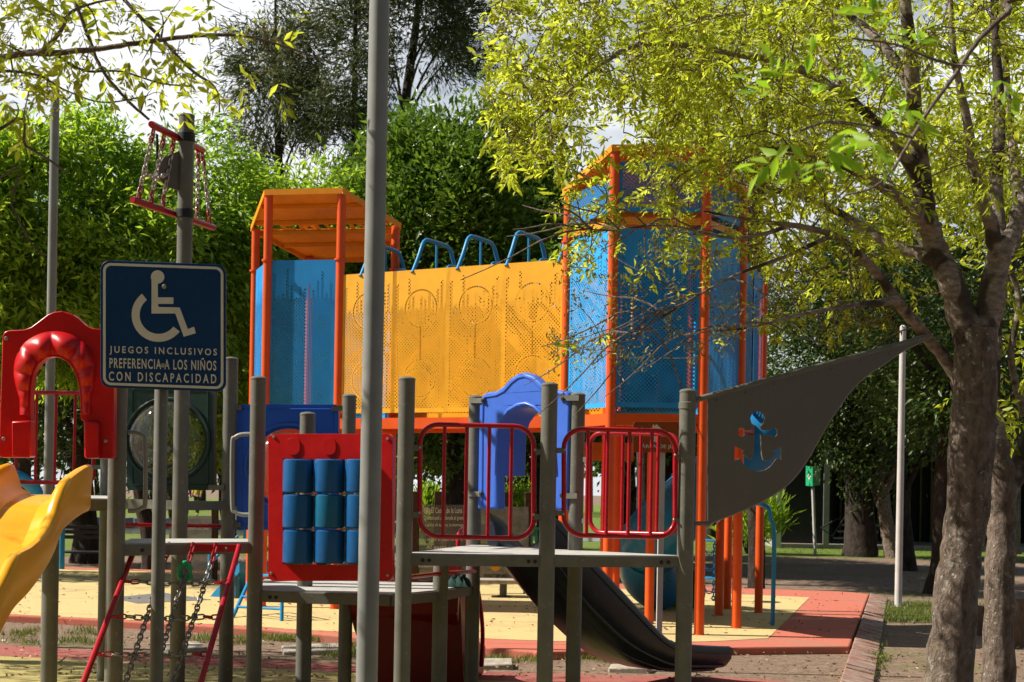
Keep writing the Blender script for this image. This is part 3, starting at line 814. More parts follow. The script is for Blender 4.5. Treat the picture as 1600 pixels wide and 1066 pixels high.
# bubble window panels
def bubble_panel(pl, x0, y0, x1, y1, cx, cy, r, mat, label):
    o = add("bubble_panel", slab(pl, [rr(x0, y0, x1, y1, 6), circ(cx, cy, r, 36)], 0.0, 0.05), M[mat], ship, label, bevel=0.008)
    ring = on(pl, circ(cx, cy, r + 7, 36), 0.002)
    mb = MB().tube(ring, 0.014, 8, closed=True)
    fr = rr(x0 + 9, y0 + 8, x1 - 9, y1 - 8, 5)
    mb.tube(on(pl, fr, 0.0), 0.007, 6, closed=True)
    add("moulding", mb, M[mat], o)
    R = (pl.at(cx + r, cy) - pl.at(cx, cy)).length
    c = pl.at(cx, cy, -0.02); m = Matrix((pl.u, Vector((0, 0, 1)), pl.n)).transposed()
    prof = [(R * math.cos(a), 0.62 * R * math.sin(a)) for a in [math.pi / 2 * i / 9 for i in range(10)]]
    prof[-1] = (0.002, prof[-1][1])
    d = MB(); seg = 32
    vs = [c + m @ Vector((rr2 * math.cos(2 * math.pi * k / seg), rr2 * math.sin(2 * math.pi * k / seg), h)) for rr2, h in prof for k in range(seg)]
    d.raw(vs, [(i * seg + k, i * seg + (k + 1) % seg, (i + 1) * seg + (k + 1) % seg, (i + 1) * seg + k) for i in range(9) for k in range(seg)])
    add("bubble_window", d, M["bubble"], o, smooth=80)
    return o
plG = VPlane(xy(165, 9.85), xy(361, 9.65))
gp = bubble_panel(plG, 198, 600, 334, 766, 262, 688, 58, "green_dark", "dark green panel with a round bubble window")
plU = VPlane(pL, pH)
bp = bubble_panel(plU, 369, 632, 529, 828, 452, 730, 60, "blue", "blue panel with a round bubble window")
add("bolt", bolts(plU, [(376, 638), (521, 638), (374, 820)], 0.01, 0.011), M["bolt"], bp)
for pl, xa, xb, y in ((plU, 358, 378, 637), (plU, 519, 545, 638), (plU, 352, 376, 820), (plG, 326, 350, 762)):
    bracket(pl.at(xa, y, 0.012), pl.at(xb, y, 0.012), 0.012, 0.035)

# grey grab handles
def handle(pl, xin, xout, y0, y1):
    s = 1 if xout > xin else -1; r = 16
    pts = [(xin, y0), (xout - s * r, y0), (xout - s * r * 0.3, y0 + r * 0.3), (xout, y0 + r), (xout, y1 - r), (xout - s * r * 0.3, y1 - r * 0.3), (xout - s * r, y1), (xin, y1)]
    o = add("grab_handle", MB().tube(catmull(on(pl, pts), 5), 0.0135, 10), M["grey_cool"], ship)
handle(VPlane(xy(150, 8.0), xy(260, 8.05)), 200, 227, 676, 798)
handle(VPlane(xy(350, 8.65), xy(400, 8.62)), 402, 363, 679, 804)

# mast rigging
t1a, t1b = P(236, 194, 8.9), P(317, 235, 9.7)
b1a, b1b = P(207, 312, 8.9), P(334, 356, 9.75)
for a, b in ((t1a, t1b), (b1a, b1b)):
    add("rigging_bar", MB().tube([a, a.lerp(b, 0.02), a.lerp(b, 0.98), b], [0.020, 0.023, 0.023, 0.020], 12), M["red_tube"], ship)
for f1, f2 in ((0.06, 0.06), (0.25, 0.2), (0.43, 0.34), (0.9, 0.78), (0.98, 0.95)):
    add("rigging_chain", MB().chain(t1a.lerp(t1b, f1) - Vector((0, 0, 0.015)), b1a.lerp(b1b, f2) + Vector((0, 0, 0.015)), 0.046, 0.0055), M["chain_light"], ship)
for f1, f2 in ((0.06, 0.06), (0.25, 0.2), (0.43, 0.34), (0.9, 0.78), (0.98, 0.95)):
    a_, b_ = t1a.lerp(t1b, f1), b1a.lerp(b1b, f2)
    for u0, u1 in ((0.03, 0.22), (0.80, 0.97)):
        add("chain_coating", MB().chain(a_.lerp(b_, u0), a_.lerp(b_, u1), 0.047, 0.0064), M["red_tube"], ship)
q1 = t1a.lerp(t1b, 0.06).lerp(b1a.lerp(b1b, 0.06), 0.62); q2 = t1a.lerp(t1b, 0.43).lerp(b1a.lerp(b1b, 0.34), 0.5)
add("rigging_chain", MB().chain(q1, q2, 0.046, 0.0055, 0.03), M["chain_light"], ship)
plF = VPlane(xy(230, 9.1), xy(300, 9.3))
add("mast_flag", slab(plF, [[(246, 262), (256, 246), (288, 232), (288, 300), (262, 292), (244, 276)]], -0.05, 0.015), M["grey_dark"], ship)
for f in (t1a.lerp(t1b, 0.52), b1a.lerp(b1b, 0.54)):
    add("clamp", MB().lathe((pK.x, pK.y, f.z - 0.03), [(0.051, 0), (0.056, 0.004), (0.056, 0.056), (0.051, 0.06)], seg=20), M["black"], ship)

# chain climbing net on the front
na, nb_ = P(213, 851, 8.25), P(374, 853, 8.35)
dn = Vector((0, -1.0, -0.66)); kfull = 1.5
fa, fb = na + dn * kfull, nb_ + dn * kfull
fa.z = fb.z = 0.02
add("net_rail", MB().tube([na, fa], 0.0165, 12), M["red_tube"], ship); add("net_rail", MB().tube([nb_, fb], 0.0165, 12), M["red_tube"], ship)
plN = VPlane(Vector((na.x, na.y, 0)), Vector((nb_.x, nb_.y, 0)))
add("net_header", slab(plN, [[(214, 848), (372, 851), (372, 863), (210, 860)]], 0.0, 0.02), M["red_tube"], ship, bevel=0.003)
add("bolt", bolts(plN, [(231, 854), (354, 857)], 0.004, 0.008), M["bolt"], ship)
def net(u, v): return na.lerp(nb_, u).lerp(fa.lerp(fb, u), v)
for u0, u1 in ((0.33, 0.36), (0.56, 0.58), (0.78, 0.74)):
    add("net_chain_upper", MB().chain(net(u0, 0.0) + Vector((0, -0.02, 0.01)), net(u0, 0.09), 0.048, 0.005), M["red_tube"], ship)
    add("net_chain", MB().chain(net(u0, 0.09), net(u1, 1.0), 0.052, 0.005, 0.01), M["chain"], ship)
for v in (0.19, 0.36, 0.53, 0.70, 0.87):
    add("net_chain", MB().chain(net(0.16, v), net(0.86, v), 0.052, 0.005, 0.012), M["chain"], ship)
    add("net_chain_upper", MB().chain(net(0.0, v), net(0.16, v), 0.048, 0.005, 0.004).chain(net(0.86, v), net(1.0, v), 0.048, 0.005, 0.004), M["red_tube"], ship)
ring = [net(0.56, 0.14) + Vector((0.032 * math.cos(a), -0.02, 0.05 * math.sin(a))) for a in [2 * math.pi * i / 18 for i in range(18)]]
add("green_ring", MB().tube(ring, [0.017 if i % 3 else 0.009 for i in range(18)], 8, closed=True), M["green"], ship)

# anchor sail on the bow
plS = VPlane(pD, P(1444, 530, 8.75))
z4 = lambda pts: [(1050 + x / 2.665, 500 + y / 2.665) for x, y in pts]
sail = [(152, 330), (300, 287), (500, 229), (700, 172), (900, 115), (1046, 76), (1040, 90), (960, 130), (880, 185), (800, 240), (740, 300), (690, 370), (650, 430), (610, 500), (570, 570), (530, 630), (480, 685), (400, 740), (300, 790), (200, 830), (152, 850)]
low = catmull(sail[6:], 3); sail = sail[:6] + low
anchor = [(372, 440), (385, 425), (388, 408), (381, 390), (367, 382), (348, 382), (333, 392), (326, 410), (331, 430), (343, 443), (343, 458), (307, 460), (300, 450), (285, 447), (276, 458), (276, 476), (285, 487), (299, 485), (307, 476), (345, 478), (340, 560), (335, 580), (320, 578), (302, 562), (292, 550), (308, 548),
          (261, 524), (258, 586), (274, 582), (285, 576), (296, 600), (322, 622), (355, 632), (390, 625), (415, 608), (432, 584), (440, 576), (456, 586), (458, 527), (413, 548), (430, 556), (415, 575), (397, 585), (381, 583), (375, 560), (371, 478), (410, 478), (418, 487), (433, 487), (441, 476), (439, 456), (429, 447), (415, 451), (409, 460), (371, 458)]
so = add("sail", slab(plS, [z4(sail), z4(anchor)], 0.0, 0.018), M["grey_dark"], ship, "grey sail panel with an anchor cut out", smooth=0)
add("sail_spar", MB().tube([plS.at(1078, 632, -0.009), plS.at(1090, 624, -0.009), plS.at(1443, 528, -0.009), plS.at(1447, 527, -0.009)], [0.016, 0.0175, 0.0175, 0.012], 12), M["grey"], so)
add("sail_strut", MB().tube([plS.at(1074, 818, -0.009), plS.at(1109, 818, -0.009)], 0.013, 10), M["grey"], so)
add("clamp", MB().lathe((pD.x, pD.y, P(1075, 640, 8.4).z), [(0.050, 0), (0.054, 0.004), (0.054, 0.04), (0.050, 0.044)], seg=20), M["grey"], ship)
add("sail_edge", MB().tube(on(plS, z4(low), -0.009), 0.0065, 6), M["grey_cool"], so)
add("bolt", bolts(plS, [(1120 + k * 45, 626 - k * 12.2) for k in range(7)], 0.0, 0.007), M["grey"], so)

# folded cloth on the lower deck
mb = MB(); gx = 12; c0 = P(716, 917, 9.25)
vs = []
for i in range(gx + 1):
    for j in range(gx + 1):
        u, v = i / gx - 0.5, j / gx - 0.5
        h = 0.075 * max(0, 1 - (2 * u) ** 4) * max(0, 1 - (2 * v) ** 4) * (0.75 + 0.25 * math.sin(i * 1.9 + j * 0.7) + 0.12 * math.sin(j * 2.3))
        vs.append((c0.x + u * 0.17, c0.y + v * 0.22, zP1 + 0.003 + h))
mb.raw(vs, [(i * (gx + 1) + j, (i + 1) * (gx + 1) + j, (i + 1) * (gx + 1) + j + 1, i * (gx + 1) + j + 1) for i in range(gx) for j in range(gx)])
tag(add("folded_cloth", mb, M["cloth_green"], smooth=60), "dark green crumpled cloth lying on the lower deck", "cloth")

# ------------------------------------------------------------------ disability sign
sg = thing("disability_sign", "blue wheelchair symbol sign on a grey pole in the left foreground", "sign", P(248, 1250, 7.3) * 0 + Vector((xy(248, 7.3).x, 7.3, 0)))
plD = VPlane(xy(160, 7.22), xy(356, 7.22))
def tilt(pts):  # the board hangs slightly turned
    return [(x, y + 0.036 * (x - 255)) for x, y in pts]
board = add("board", slab(plD, [tilt(rr(157, 410, 353, 609, 15))], 0.012, 0.012), M["sign_blue"], sg, bevel=0.003)
add("border", MB().prism([on(plD, tilt(rr(161, 414, 349, 605, 12)), 0.014), on(plD, tilt(rr(165, 418, 345, 601, 9)), 0.014)], -plD.n * 0.0025), M["sign_white"], sg, smooth=0)
zi = lambda pts: [(x / 2.665, 380 + y / 2.665) for x, y in pts]
body = [(631, 140), (631, 293), (730, 293), (765, 390), (815, 375), (808, 348), (782, 358), (748, 268), (660, 266), (658, 253), (722, 253), (722, 226), (657, 226), (657, 150)]
arc = []
for i in range(25):
    a = math.radians(-128 - (360 - 128 - 36) * i / 24 * 0 - i * (232 - 36 - 2) / 24); arc.append((660 + 112 * math.cos(a), 299 + 112 * math.sin(a)))
for i in range(24, -1, -1):
    a = math.radians(-128 - i * (232 - 36 - 2) / 24); arc.append((660 + 79 * math.cos(a), 299 + 79 * math.sin(a)))
sy = MB().prism([on(plD, zi(body), 0.014)], -plD.n * 0.0025).prism([on(plD, zi(arc), 0.0143)], -plD.n * 0.0025).prism([on(plD, zi(circ(656, 141, 28, 24)), 0.0146)], -plD.n * 0.0025)
add("wheelchair_symbol", sy, M["sign_white"], sg, smooth=0)
for body_t, x0, y0, x1, y1, spc in (("JUEGOS INCLUSIVOS", 171, 540.5, 339, 554.5, 1.45), ("PREFERENCIA A LOS NI\u00d1OS", 171, 555.5, 338, 575, 1.2), ("CON DISCAPACIDAD", 170, 580.5, 338, 595, 1.5)):
    add("lettering", text_on(plD, body_t, x0, y0, x1, y1, 0.0142, weight=0.016, skew=4.5, space=spc), M["sign_white"], sg, smooth=0)
add("rivet", bolts(plD, [(257, 448), (255, 571)], 0.014, 0.013, 0.008), M["bolt"], sg)
px_ = xy(248, 7.3)
add("pole", MB().lathe((px_.x + 0.012, 7.262, 0), [(0.034, 0), (0.034, 1.98), (0.03, 1.99)], seg=20), M["grey"], sg)
add("back_strap", MB().box((px_.x + 0.012, 7.2225, P(255, 450, 7.2).z), (0.1, 0.008, 0.03)).box((px_.x + 0.012, 7.2225, P(255, 570, 7.2).z), (0.1, 0.008, 0.03)), M["bolt"], sg)

# ------------------------------------------------------------------ poles
def pole(name, px, py, d, r0, r1, ztop, label, cat, mat, lean=(0, 0), flange=True, parts=None, z0=0.0):
    p = P(px, py, d)
    e = thing(name, label, cat, (p.x, d, z0))
    a = Vector((p.x + lean[0] * (z0 - p.z), d, z0)); b = Vector((p.x + lean[0] * (ztop - p.z), d, ztop))
    n = 8
    add("shaft", MB().tube([a.lerp(b, i / n) for i in range(n + 1)], [r0 + (r1 - r0) * i / n for i in range(n + 1)], 24), M[mat], e)
    if flange:
        add("base_plate", MB().box((a.x, d, z0 + 0.012), (r0 * 5, r0 * 5, 0.016)), M[mat], e)
        for sx, sy_ in ((-2, -2), (2, -2), (2, 2), (-2, 2)):
            add("anchor_bolt", MB().lathe((a.x + r0 * sx, d + r0 * sy_, z0 + 0.02), [(0.01, 0), (0.01, 0.05)], seg=8), M["bolt"], e)
    add("cap", MB().lathe((b.x, d, ztop), [(r1 * 1.02, -0.01), (r1 * 1.02, 0.01), (r1 * 0.5, 0.03)], seg=16), M[mat], e)
    return e
pole("metal_pole", 583, 533, 6.4, 0.0495, 0.0435, 5.2, "tall grey metal pole standing in front of the red game panel", "pole", "grey_cool", lean=(0.0015, 0))
pole("metal_pole", 81, 450, 12.0, 0.042, 0.036, P(92, 130, 12).z, "weathered grey pole behind the red slide arch at far left", "pole", "grey_cool", flange=False)
pole("metal_pole", 1407, 740, 17.8, 0.046, 0.038, P(1412, 512, 17.8).z, "slim pale grey pole on the grass behind the sail tip", "pole", "light_steel")

# ------------------------------------------------------------------ brown play area sign
bsn = thing("area_sign", "brown play area sign on a thin grey post behind the bow railing", "sign", (xy(1034, 11.1).x, 11.1, 0))
plQ = VPlane(xy(960, 11.06), xy(1110, 11.06))
add("board", slab(plQ, [rr(989, 659, 1084, 707, 5)], 0.01, 0.012), M["brown_sign"], bsn, bevel=0.002)
lt = text_on(plQ, "\u00c1REA DE JUEGOS", 1002, 693, 1078, 702, 0.0125, weight=0.008, skew=0.8)
add("lettering", lt, M["sign_grey"], bsn, smooth=0)
ic = MB().prism([on(plQ, [(1019, 668), (1021, 663), (1023, 666), (1026, 663), (1028, 665), (1038, 674), (1034, 674), (1031, 672), (1031, 676), (1026, 676), (1026, 691), (1021, 691), (1021, 672)], 0.0125)], -plQ.n * 0.0025)
ic.prism([on(plQ, [(1040, 674), (1052, 686), (1062, 687), (1062, 690), (1050, 690), (1038, 677)], 0.0125)], -plQ.n * 0.0025)
add("pictogram", ic, M["sign_grey"], bsn, smooth=0)
add("post", MB().box((xy(1033, 11.1).x, 11.1, 0.97), (0.045, 0.045, 1.94)), M["light_steel"], bsn, bevel=0.003)

# ------------------------------------------------------------------ big coloured tower structure
tw = thing("tower_playground", "tall orange, blue and yellow play towers joined by a perforated bridge", "playground", (0, 15, PADZ))
ZD, ZB, ZP = 2.02, 2.13, 2.19       # beam bottom, beam top, panel bottom
ZT = 3.86
def hexpts(cpx, d, rot, R):
    cx = ray(cpx, 600)[0] * d
    out = []
    for k in range(6):
        a = math.radians(rot - 30 + 60 * k)     # measured from straight towards the camera, to the right
        out.append(Vector((cx + R * math.sin(a), d - R * math.cos(a), 0)))
    return Vector((cx, d, 0)), out              # order: front-left, front-right, right, back-right, back-left, left
FD = {}
def roofz(c, p):
    s_ = (p - c).dot(FD["dir"])
    return 4.37 + 0.32 * s_
def tower(cpx, d, rot, R, sides, upper, letters):
    c, V = hexpts(cpx, d, rot, R)
    FD["dir"] = Vector((math.sin(math.radians(rot)), -math.cos(math.radians(rot)), 0))
    for p in V:
        zt = roofz(c, p) - 0.02
        o = add("post", MB().lathe((p.x, p.y, PADZ), [(0.048, 0), (0.048, zt - PADZ)], seg=18), M["orange"], tw)
        add("collar", MB().lathe((p.x, p.y, 3.86), [(0.048, -0.012), (0.066, -0.010), (0.066, 0.010), (0.048, 0.012)], seg=18).lathe((p.x, p.y, PADZ), [(0.055, 0.0), (0.055, 0.012), (0.048, 0.014)], seg=18), M["orange"], o)
    # deck ring and floor
    mb = MB()
    for i in range(6):
        a, b = V[i], V[(i + 1) % 6]
        mb.beam((a.x, a.y, (ZD + ZB) / 2), (b.x, b.y, (ZD + ZB) / 2), 0.06, ZB - ZD)
    add("deck_beam", mb, M["orange"], tw)
    fl = MB().prism([[Vector((p.x, p.y, ZB - 0.03)) for p in V]], (0, 0, -0.02)); fl.uv = [(v.x, v.y) for v in fl.v]
    add("deck_floor", fl, Y_STRIP, tw, smooth=0)
    # side sheets
    for i, mat in sides.items():
        a, b = V[i], V[(i + 1) % 6]; u = (b - a).normalized(); n = Vector((u.y, -u.x, 0))
        if n.dot(a - c) < 0: n = -n
        wdt = (b - a).length; w = 0.80
        p0 = a + u * ((wdt - w) / 2) + Vector((0, 0, ZP))
        add("side_panel", panel_uv(p0, u, w, ZT - ZP, 0.005, n), mat, tw, smooth=0)
        fr = MB()
        for s_ in (0, w):
            q = p0 + u * s_ - n * 0.012; fr.box(q + Vector((0, 0, (ZT - ZP) / 2)), (0.016, 0.018, ZT - ZP), math.atan2(u.y, u.x))
        add("panel_frame", fr, M["blue_tube"], tw)
        if upper and i in upper:
            p1 = Vector((p0.x, p0.y, 4.02)); h = min(0.47, roofz(c, a) - 4.06, roofz(c, b) - 4.06) 
            h = max(h, 0.2)
            add("upper_panel", panel_uv(p1, u, w, h, 0.005, n), B_UPPER, tw, smooth=0)
            st = panel_uv(Vector((p0.x, p0.y, 3.90)), u, w, 0.065, 0.005, n)
            add("strip_panel", st, Y_STRIP, tw, smooth=0)
    # tilted hexagonal roof with a turned-down rim and ribs
    RV = [c + (p - c) * 1.07 for p in V]
    lift = lambda p: Vector((p.x, p.y, roofz(c, p) + 0.012))
    fdv = FD["dir"]; slot = 0.09 if letters else 0.0
    def edge(k1, k2, s_): # point on the line from RV[k1] (side) towards RV[k2] where the distance to the front is s_
        a, b = RV[k1], RV[k2]; sa, sb = (a - c).dot(fdv), (b - c).dot(fdv); return a.lerp(b, (s_ - sa) / (sb - sa))
    front = [RV[0], RV[1], edge(2, 1, slot + 1e-4), edge(5, 0, slot + 1e-4)]
    rear = [edge(5, 4, -slot - 1e-4), edge(2, 3, -slot - 1e-4), RV[3], RV[4]]
    rf = MB().prism([[lift(p) for p in front]], (0, 0, -0.012)); rf.uv = [(v.x, v.y) for v in rf.v]
    ro = add("roof", rf, OY_ROOF, tw, smooth=0)
    rf = MB().prism([[lift(p) for p in rear]], (0, 0, -0.012)); rf.uv = [(v.x, v.y) for v in rf.v]
    add("roof_rear", rf, OY_ROOF, ro, smooth=0)
    mb = MB()
    for i in range(6):
        a, b = RV[i].copy(), RV[(i + 1) % 6].copy(); a.z = roofz(c, a) - 0.02; b.z = roofz(c, b) - 0.02
        mb.beam(a, b, 0.012, 0.062)
    add("roof_rim", mb, M["yellow_orange"], ro)
    for s_ in (0.46, slot + 0.025, -slot - 0.025, -0.40):
        l0, r0 = (edge(5, 0, s_), edge(2, 1, s_)) if s_ > 0 else (edge(5, 4, s_), edge(2, 3, s_))
        l0 = l0.lerp(r0, 0.02); r0 = r0.lerp(l0, 0.02); l0.z = roofz(c, l0) - 0.022; r0.z = roofz(c, r0) - 0.022
        add("roof_rib", MB().beam(l0, r0, 0.03, 0.045), M["yellow_orange"], ro)
    if letters:
        # letters cut in a band across the roof, seen from below
        cu = bpy.data.curves.new("lettering", "FONT"); cu.body = "LEMUNE"; cu.offset = 0.03; cu.space_character = 1.25; cu.resolution_u = 3
        ob = bpy.data.objects.new("lettering", cu); COL.objects.link(ob)
        me = bpy.data.meshes.new_from_object(ob.evaluated_get(bpy.context.evaluated_depsgraph_get()))
        vs = [v.co.copy() for v in me.vertices]; fs = [tuple(p.vertices) for p in me.polygons]
        bpy.data.objects.remove(ob)
        lo = Vector(map(min, zip(*vs))); hi = Vector(map(max, zip(*vs)))
        rt = Vector((-fdv.y, fdv.x, 0)); out = []
        for v in vs:
            u_ = (v.x - lo.x) / (hi.x - lo.x); w_ = (v.y - lo.y) / (hi.y - lo.y)
            q = c + rt * ((u_ - 0.5) * 1.5) + fdv * (-slot - 0.01 + (2 * slot + 0.02) * w_); q.z = roofz(c, q) + 0.004; out.append(q)
        add("roof_lettering", MB().raw(out, fs), M["yellow_orange"], ro, smooth=0)
    return c, V, RV
M["yellow_orange"] = plain("amber_powder_coat", (0.80, 0.28, 0.012), 0.4, var=0.07, dust=0.05)
cL, VL, RL = tower(504, 16.2, -10.5, 0.83, {0: B_PANEL, 5: B_PANEL, 3: B_PANEL, 2: B_PANEL}, None, True)
cR, VR, RR = tower(1020, 14.05, -2.5, 0.86, {0: B_PANEL, 1: B_PANEL, 5: BR_PANEL, 3: B_PANEL, 2: B_PANEL}, (0, 1, 5, 3, 2), False)
# bridge walls
def bridge_wall(a, b, mat, off, labelless=True):
    u = (b - a); Lb = u.length; u.normalize(); n = Vector((u.y, -u.x, 0))
    if n.y > 0: n = -n
    k = 4; w = Lb / k
    for i in range(k):
        p0 = a + u * (w * i + (w - 0.715) / 2) + n * off + Vector((0, 0, ZP))
        add("bridge_panel", panel_uv(p0, u, 0.715, 1.50, 0.005, n), mat, tw, smooth=0)
    fr = MB()
    for i in range(k + 1):
        p0 = a + u * (w * i) + n * (off - 0.014)
        fr.box(p0 + Vector((0, 0, ZP + 0.75)), (0.05 if 0 < i < k else 0.03, 0.02, 1.5), math.atan2(u.y, u.x))
    fr.beam(a + n * (off - 0.014) + Vector((0, 0, ZP + 0.02)), b + n * (off - 0.014) + Vector((0, 0, ZP + 0.02)), 0.02, 0.04)
    add("bridge_frame", fr, M["yellow"], tw)
    br = MB()
    for i in range(k):
        z0, z1 = (0.55, 0.95) if i % 2 == 0 else (0.95, 0.60)
        br.beam(a + u * (w * i + 0.03) + n * (off - 0.03) + Vector((0, 0, ZP + z0)), a + u * (w * (i + 1) - 0.03) + n * (off - 0.03) + Vector((0, 0, ZP + z1)), 0.02, 0.025)
    add("bridge_brace", br, M["yellow"], tw)
wa, wb = VL[1], VR[5]
bridge_wall(wa + (wb - wa).normalized() * 0.05, wb - (wb - wa).normalized() * 0.05, Y_PANEL, 0.01)
ub = (wb - wa).normalized(); nbk = Vector((-ub.y, ub.x, 0)); nbk = nbk if nbk.y > 0 else -nbk
bridge_wall(wa + ub * 0.05 + nbk * 0.95, wb - ub * 0.05 + nbk * 0.95, Y_PANEL, 0.0)
mb = MB()
for o_ in (0.0, 0.95):
    mb.beam(wa + nbk * o_ + Vector((0, 0, (ZD + ZB) / 2 + 0.003)), wb + nbk * o_ + Vector((0, 0, (ZD + ZB) / 2 + 0.003)), 0.055, ZB - ZD + 0.004)
for i in range(6):
    q = wa.lerp(wb, (i + 0.5) / 6); mb.beam(q + nbk * 0.03 + Vector((0, 0, ZD + 0.05)), q + nbk * 0.92 + Vector((0, 0, ZD + 0.05)), 0.04, 0.05)
add("bridge_beam", mb, M["orange"], tw)
fl = MB().prism([[wa + Vector((0, 0, ZB - 0.02)), wb + Vector((0, 0, ZB - 0.02)), wb + nbk * 0.95 + Vector((0, 0, ZB - 0.02)), wa + nbk * 0.95 + Vector((0, 0, ZB - 0.02))]], (0, 0, -0.015)); fl.uv = [(v.x, v.y) for v in fl.v]
add("bridge_floor", fl, Y_STRIP, tw, smooth=0)
# blue tube arches over the bridge
for f, hh in ((0.10, 0.36), (0.34, 0.37), (0.54, 0.37), (0.75, 0.37), (0.965, 0.36)):
    q = wa.lerp(wb, f); zt = ZP + 1.49
    pts = [q + nbk * s_ + Vector((0, 0, zt + z_)) for s_, z_ in ((-0.01, -0.02), (0.10, 0.16), (0.18, hh - 0.06), (0.23, hh - 0.015), (0.30, hh), (0.62, hh), (0.70, hh - 0.015), (0.76, hh - 0.06), (0.85, 0.15), (0.95, -0.02))]
    o = add("bridge_arch", MB().tube(catmull(pts, 4), 0.0225, 10), M["blue_tube"], tw)
    add("hanging_rod", MB().tube([q + nbk * 0.46 + ub * 0.0 + Vector((0, 0, zt + hh)), q + nbk * 0.46 + Vector((0, 0, zt - 0.3))], 0.014, 8), M["blue_tube"], o)
    q = q + ub * 0.08
    pts = [q + nbk * s_ + Vector((0, 0, zt + z_ - 0.14)) for s_, z_ in ((0.55, 0.0), (0.56, 0.22), (0.60, 0.27), (0.72, 0.28), (0.78, 0.24), (0.80, 0.0))]
    add("inner_arch", MB().tube(catmull(pts, 4), 0.02, 8), M["blue_tube"], o)
# further posts of the rear part
def opost(px, py, d, zt=ZD, r=0.046):
    p = G(px, py, PADZ); 
    add("post", MB().lathe((p.x, p.y, PADZ), [(0.054, 0), (0.054, 0.012), (r, 0.014), (r, zt - PADZ)], seg=16), M["orange"], tw); return p
opost(1123, 962, 16, 2.0); opost(1136, 952, 17, 2.0); pr = opost(1185, 958, 16.7, 3.75); opost(960, 970, 15.8, 2.0); opost(600, 952, 16, 2.0); opost(487, 944, 16.5, 2.0)
opost(1014, 975, 15.4, 2.0)
# rear wing at the right
u = (pr - VR[2]); wl_ = u.length; u.normalize(); n = Vector((u.y, -u.x, 0)); n = n if n.x > 0 else -n
add("side_panel", panel_uv(VR[2] + u * 0.08 + Vector((0, 0, ZP)), u, 0.80, 1.55, 0.005, n), B_PANEL, tw, smooth=0)
add("side_panel", panel_uv(VR[2] + u * (wl_ - 0.88) + Vector((0, 0, ZP)), u, 0.80, 1.55, 0.005, n), B_PANEL, tw, smooth=0)
add("deck_beam", MB().beam((VR[2].x, VR[2].y, ZD + 0.055), (pr.x, pr.y, ZD + 0.055), 0.06, 0.10), M["orange"], tw)
# wall behind with a round tube entrance seen through the sheets
plI = VPlane(VR[4] + Vector((0, 0.05, 0)), VR[3] + Vector((0, 0.05, 0)))
add("entrance_panel", slab(plI, [[(996, 440), (1086, 440), (1086, 648), (996, 648)]], -0.02, 0.02), M["blue"], tw)
a0 = [plI.at(1040 + 52 * math.cos(t_), 630 - 62 * math.sin(t_), 0.0) for t_ in [math.pi * i / 16 for i in range(17)]]
add("entrance_ring", MB().tube(a0, 0.05, 8), M["green"], tw)
for px0 in (968, 1023):
    add("inner_post", MB().lathe((xy(px0, 14.9).x, 14.9, ZB), [(0.045, 0), (0.045, 1.7)], seg=14), M["orange"], tw)
add("inner_ladder", MB().tube([P(988, 520, 14.5), P(988, 470, 14.5), P(996, 462, 14.5), P(1004, 470, 14.5), P(1004, 540, 14.5)], 0.015, 8).tube([P(986, 515, 14.5), P(1006, 515, 14.5)], 0.01, 6).tube([P(986, 530, 14.5), P(1006, 530, 14.5)], 0.01, 6), M["yellow"], tw)
add("under_panel", MB().box((xy(946, 15.6).x, 15.6, P(946, 706, 15.6).z), (0.60, 0.04, 0.20)), M["orange_dull"], tw)
# teal spiral tube slide
tp = [P(1200, 672, 15.4), P(1150, 725, 15.1), P(1090, 775, 14.9), P(1035, 825, 14.9), P(1012, 860, 15.3), P(1016, 895, 15.9), P(1042, 918, 16.2), P(1062, 932, 16.0)]
tc = catmull(tp, 8)
ts = add("tube_slide", MB().tube(tc[:-9], [0.33] * (len(tc) - 9), 26, caps=False), M["teal"], tw, "teal spiral tube slide")
add("tube_joint", MB().tube([tc[i] for i in (16, 17)], 0.352, 26, caps=False).tube([tc[i] for i in (30, 31)], 0.352, 26, caps=False), M["teal"], ts)
add("slide_exit", MB().tube(tc[-10:], [0.34] * 10, 26, caps=False), M["green_lime"], ts)
# blue hand rail arch at the right
g0 = G(1207, 978, PADZ)
hp = [P(1150, 786, g0.y + 1.2), P(1178, 787, g0.y + 0.5), P(1192, 789, g0.y + 0.1), P(1201, 796, g0.y), P(1204, 812, g0.y), g0 + Vector((0, 0, 0.9)), g0]
add("hand_rail", MB().tube(catmull(hp, 5), 0.0225, 10), M["blue_tube"], tw)
# chain and disc climber
dd_ = 17.5
for y in (844, 903, 955):
    c = P(1098, y, dd_); add("climber_disc", MB().lathe(c, [(0.16, -0.012), (0.175, 0), (0.16, 0.012)], seg=20), M["blue_tube"], tw)
for x in (1098, 1117):
    add("climber_chain", MB().chain(P(x, 845, dd_), P(x - 3, 955, dd_), 0.06, 0.008), M["blue_tube"], tw)
for y in (868, 893, 929, 950):
    add("climber_chain", MB().chain(P(1099, y - 12, dd_), P(1117, y - 10, dd_), 0.06, 0.008, 0.07), M["blue_tube"], tw)
# steps ladder at the left tower
lg = [G(363, 966, PADZ), G(440, 971, PADZ)]
ltp = [P(393, 900, lg[0].y + 0.7), P(441, 898, lg[1].y + 0.2)]
for a, b in zip(lg, ltp):
    add("ladder_rail", MB().tube([a, b], 0.02, 10), M["blue_tube"], tw)
for f in (0.26, 0.5, 0.75, 1.0):
    add("ladder_rung", MB().tube([lg[0].lerp(ltp[0], f), lg[1].lerp(ltp[1], f)], 0.014, 8), M["blue_tube"], tw)
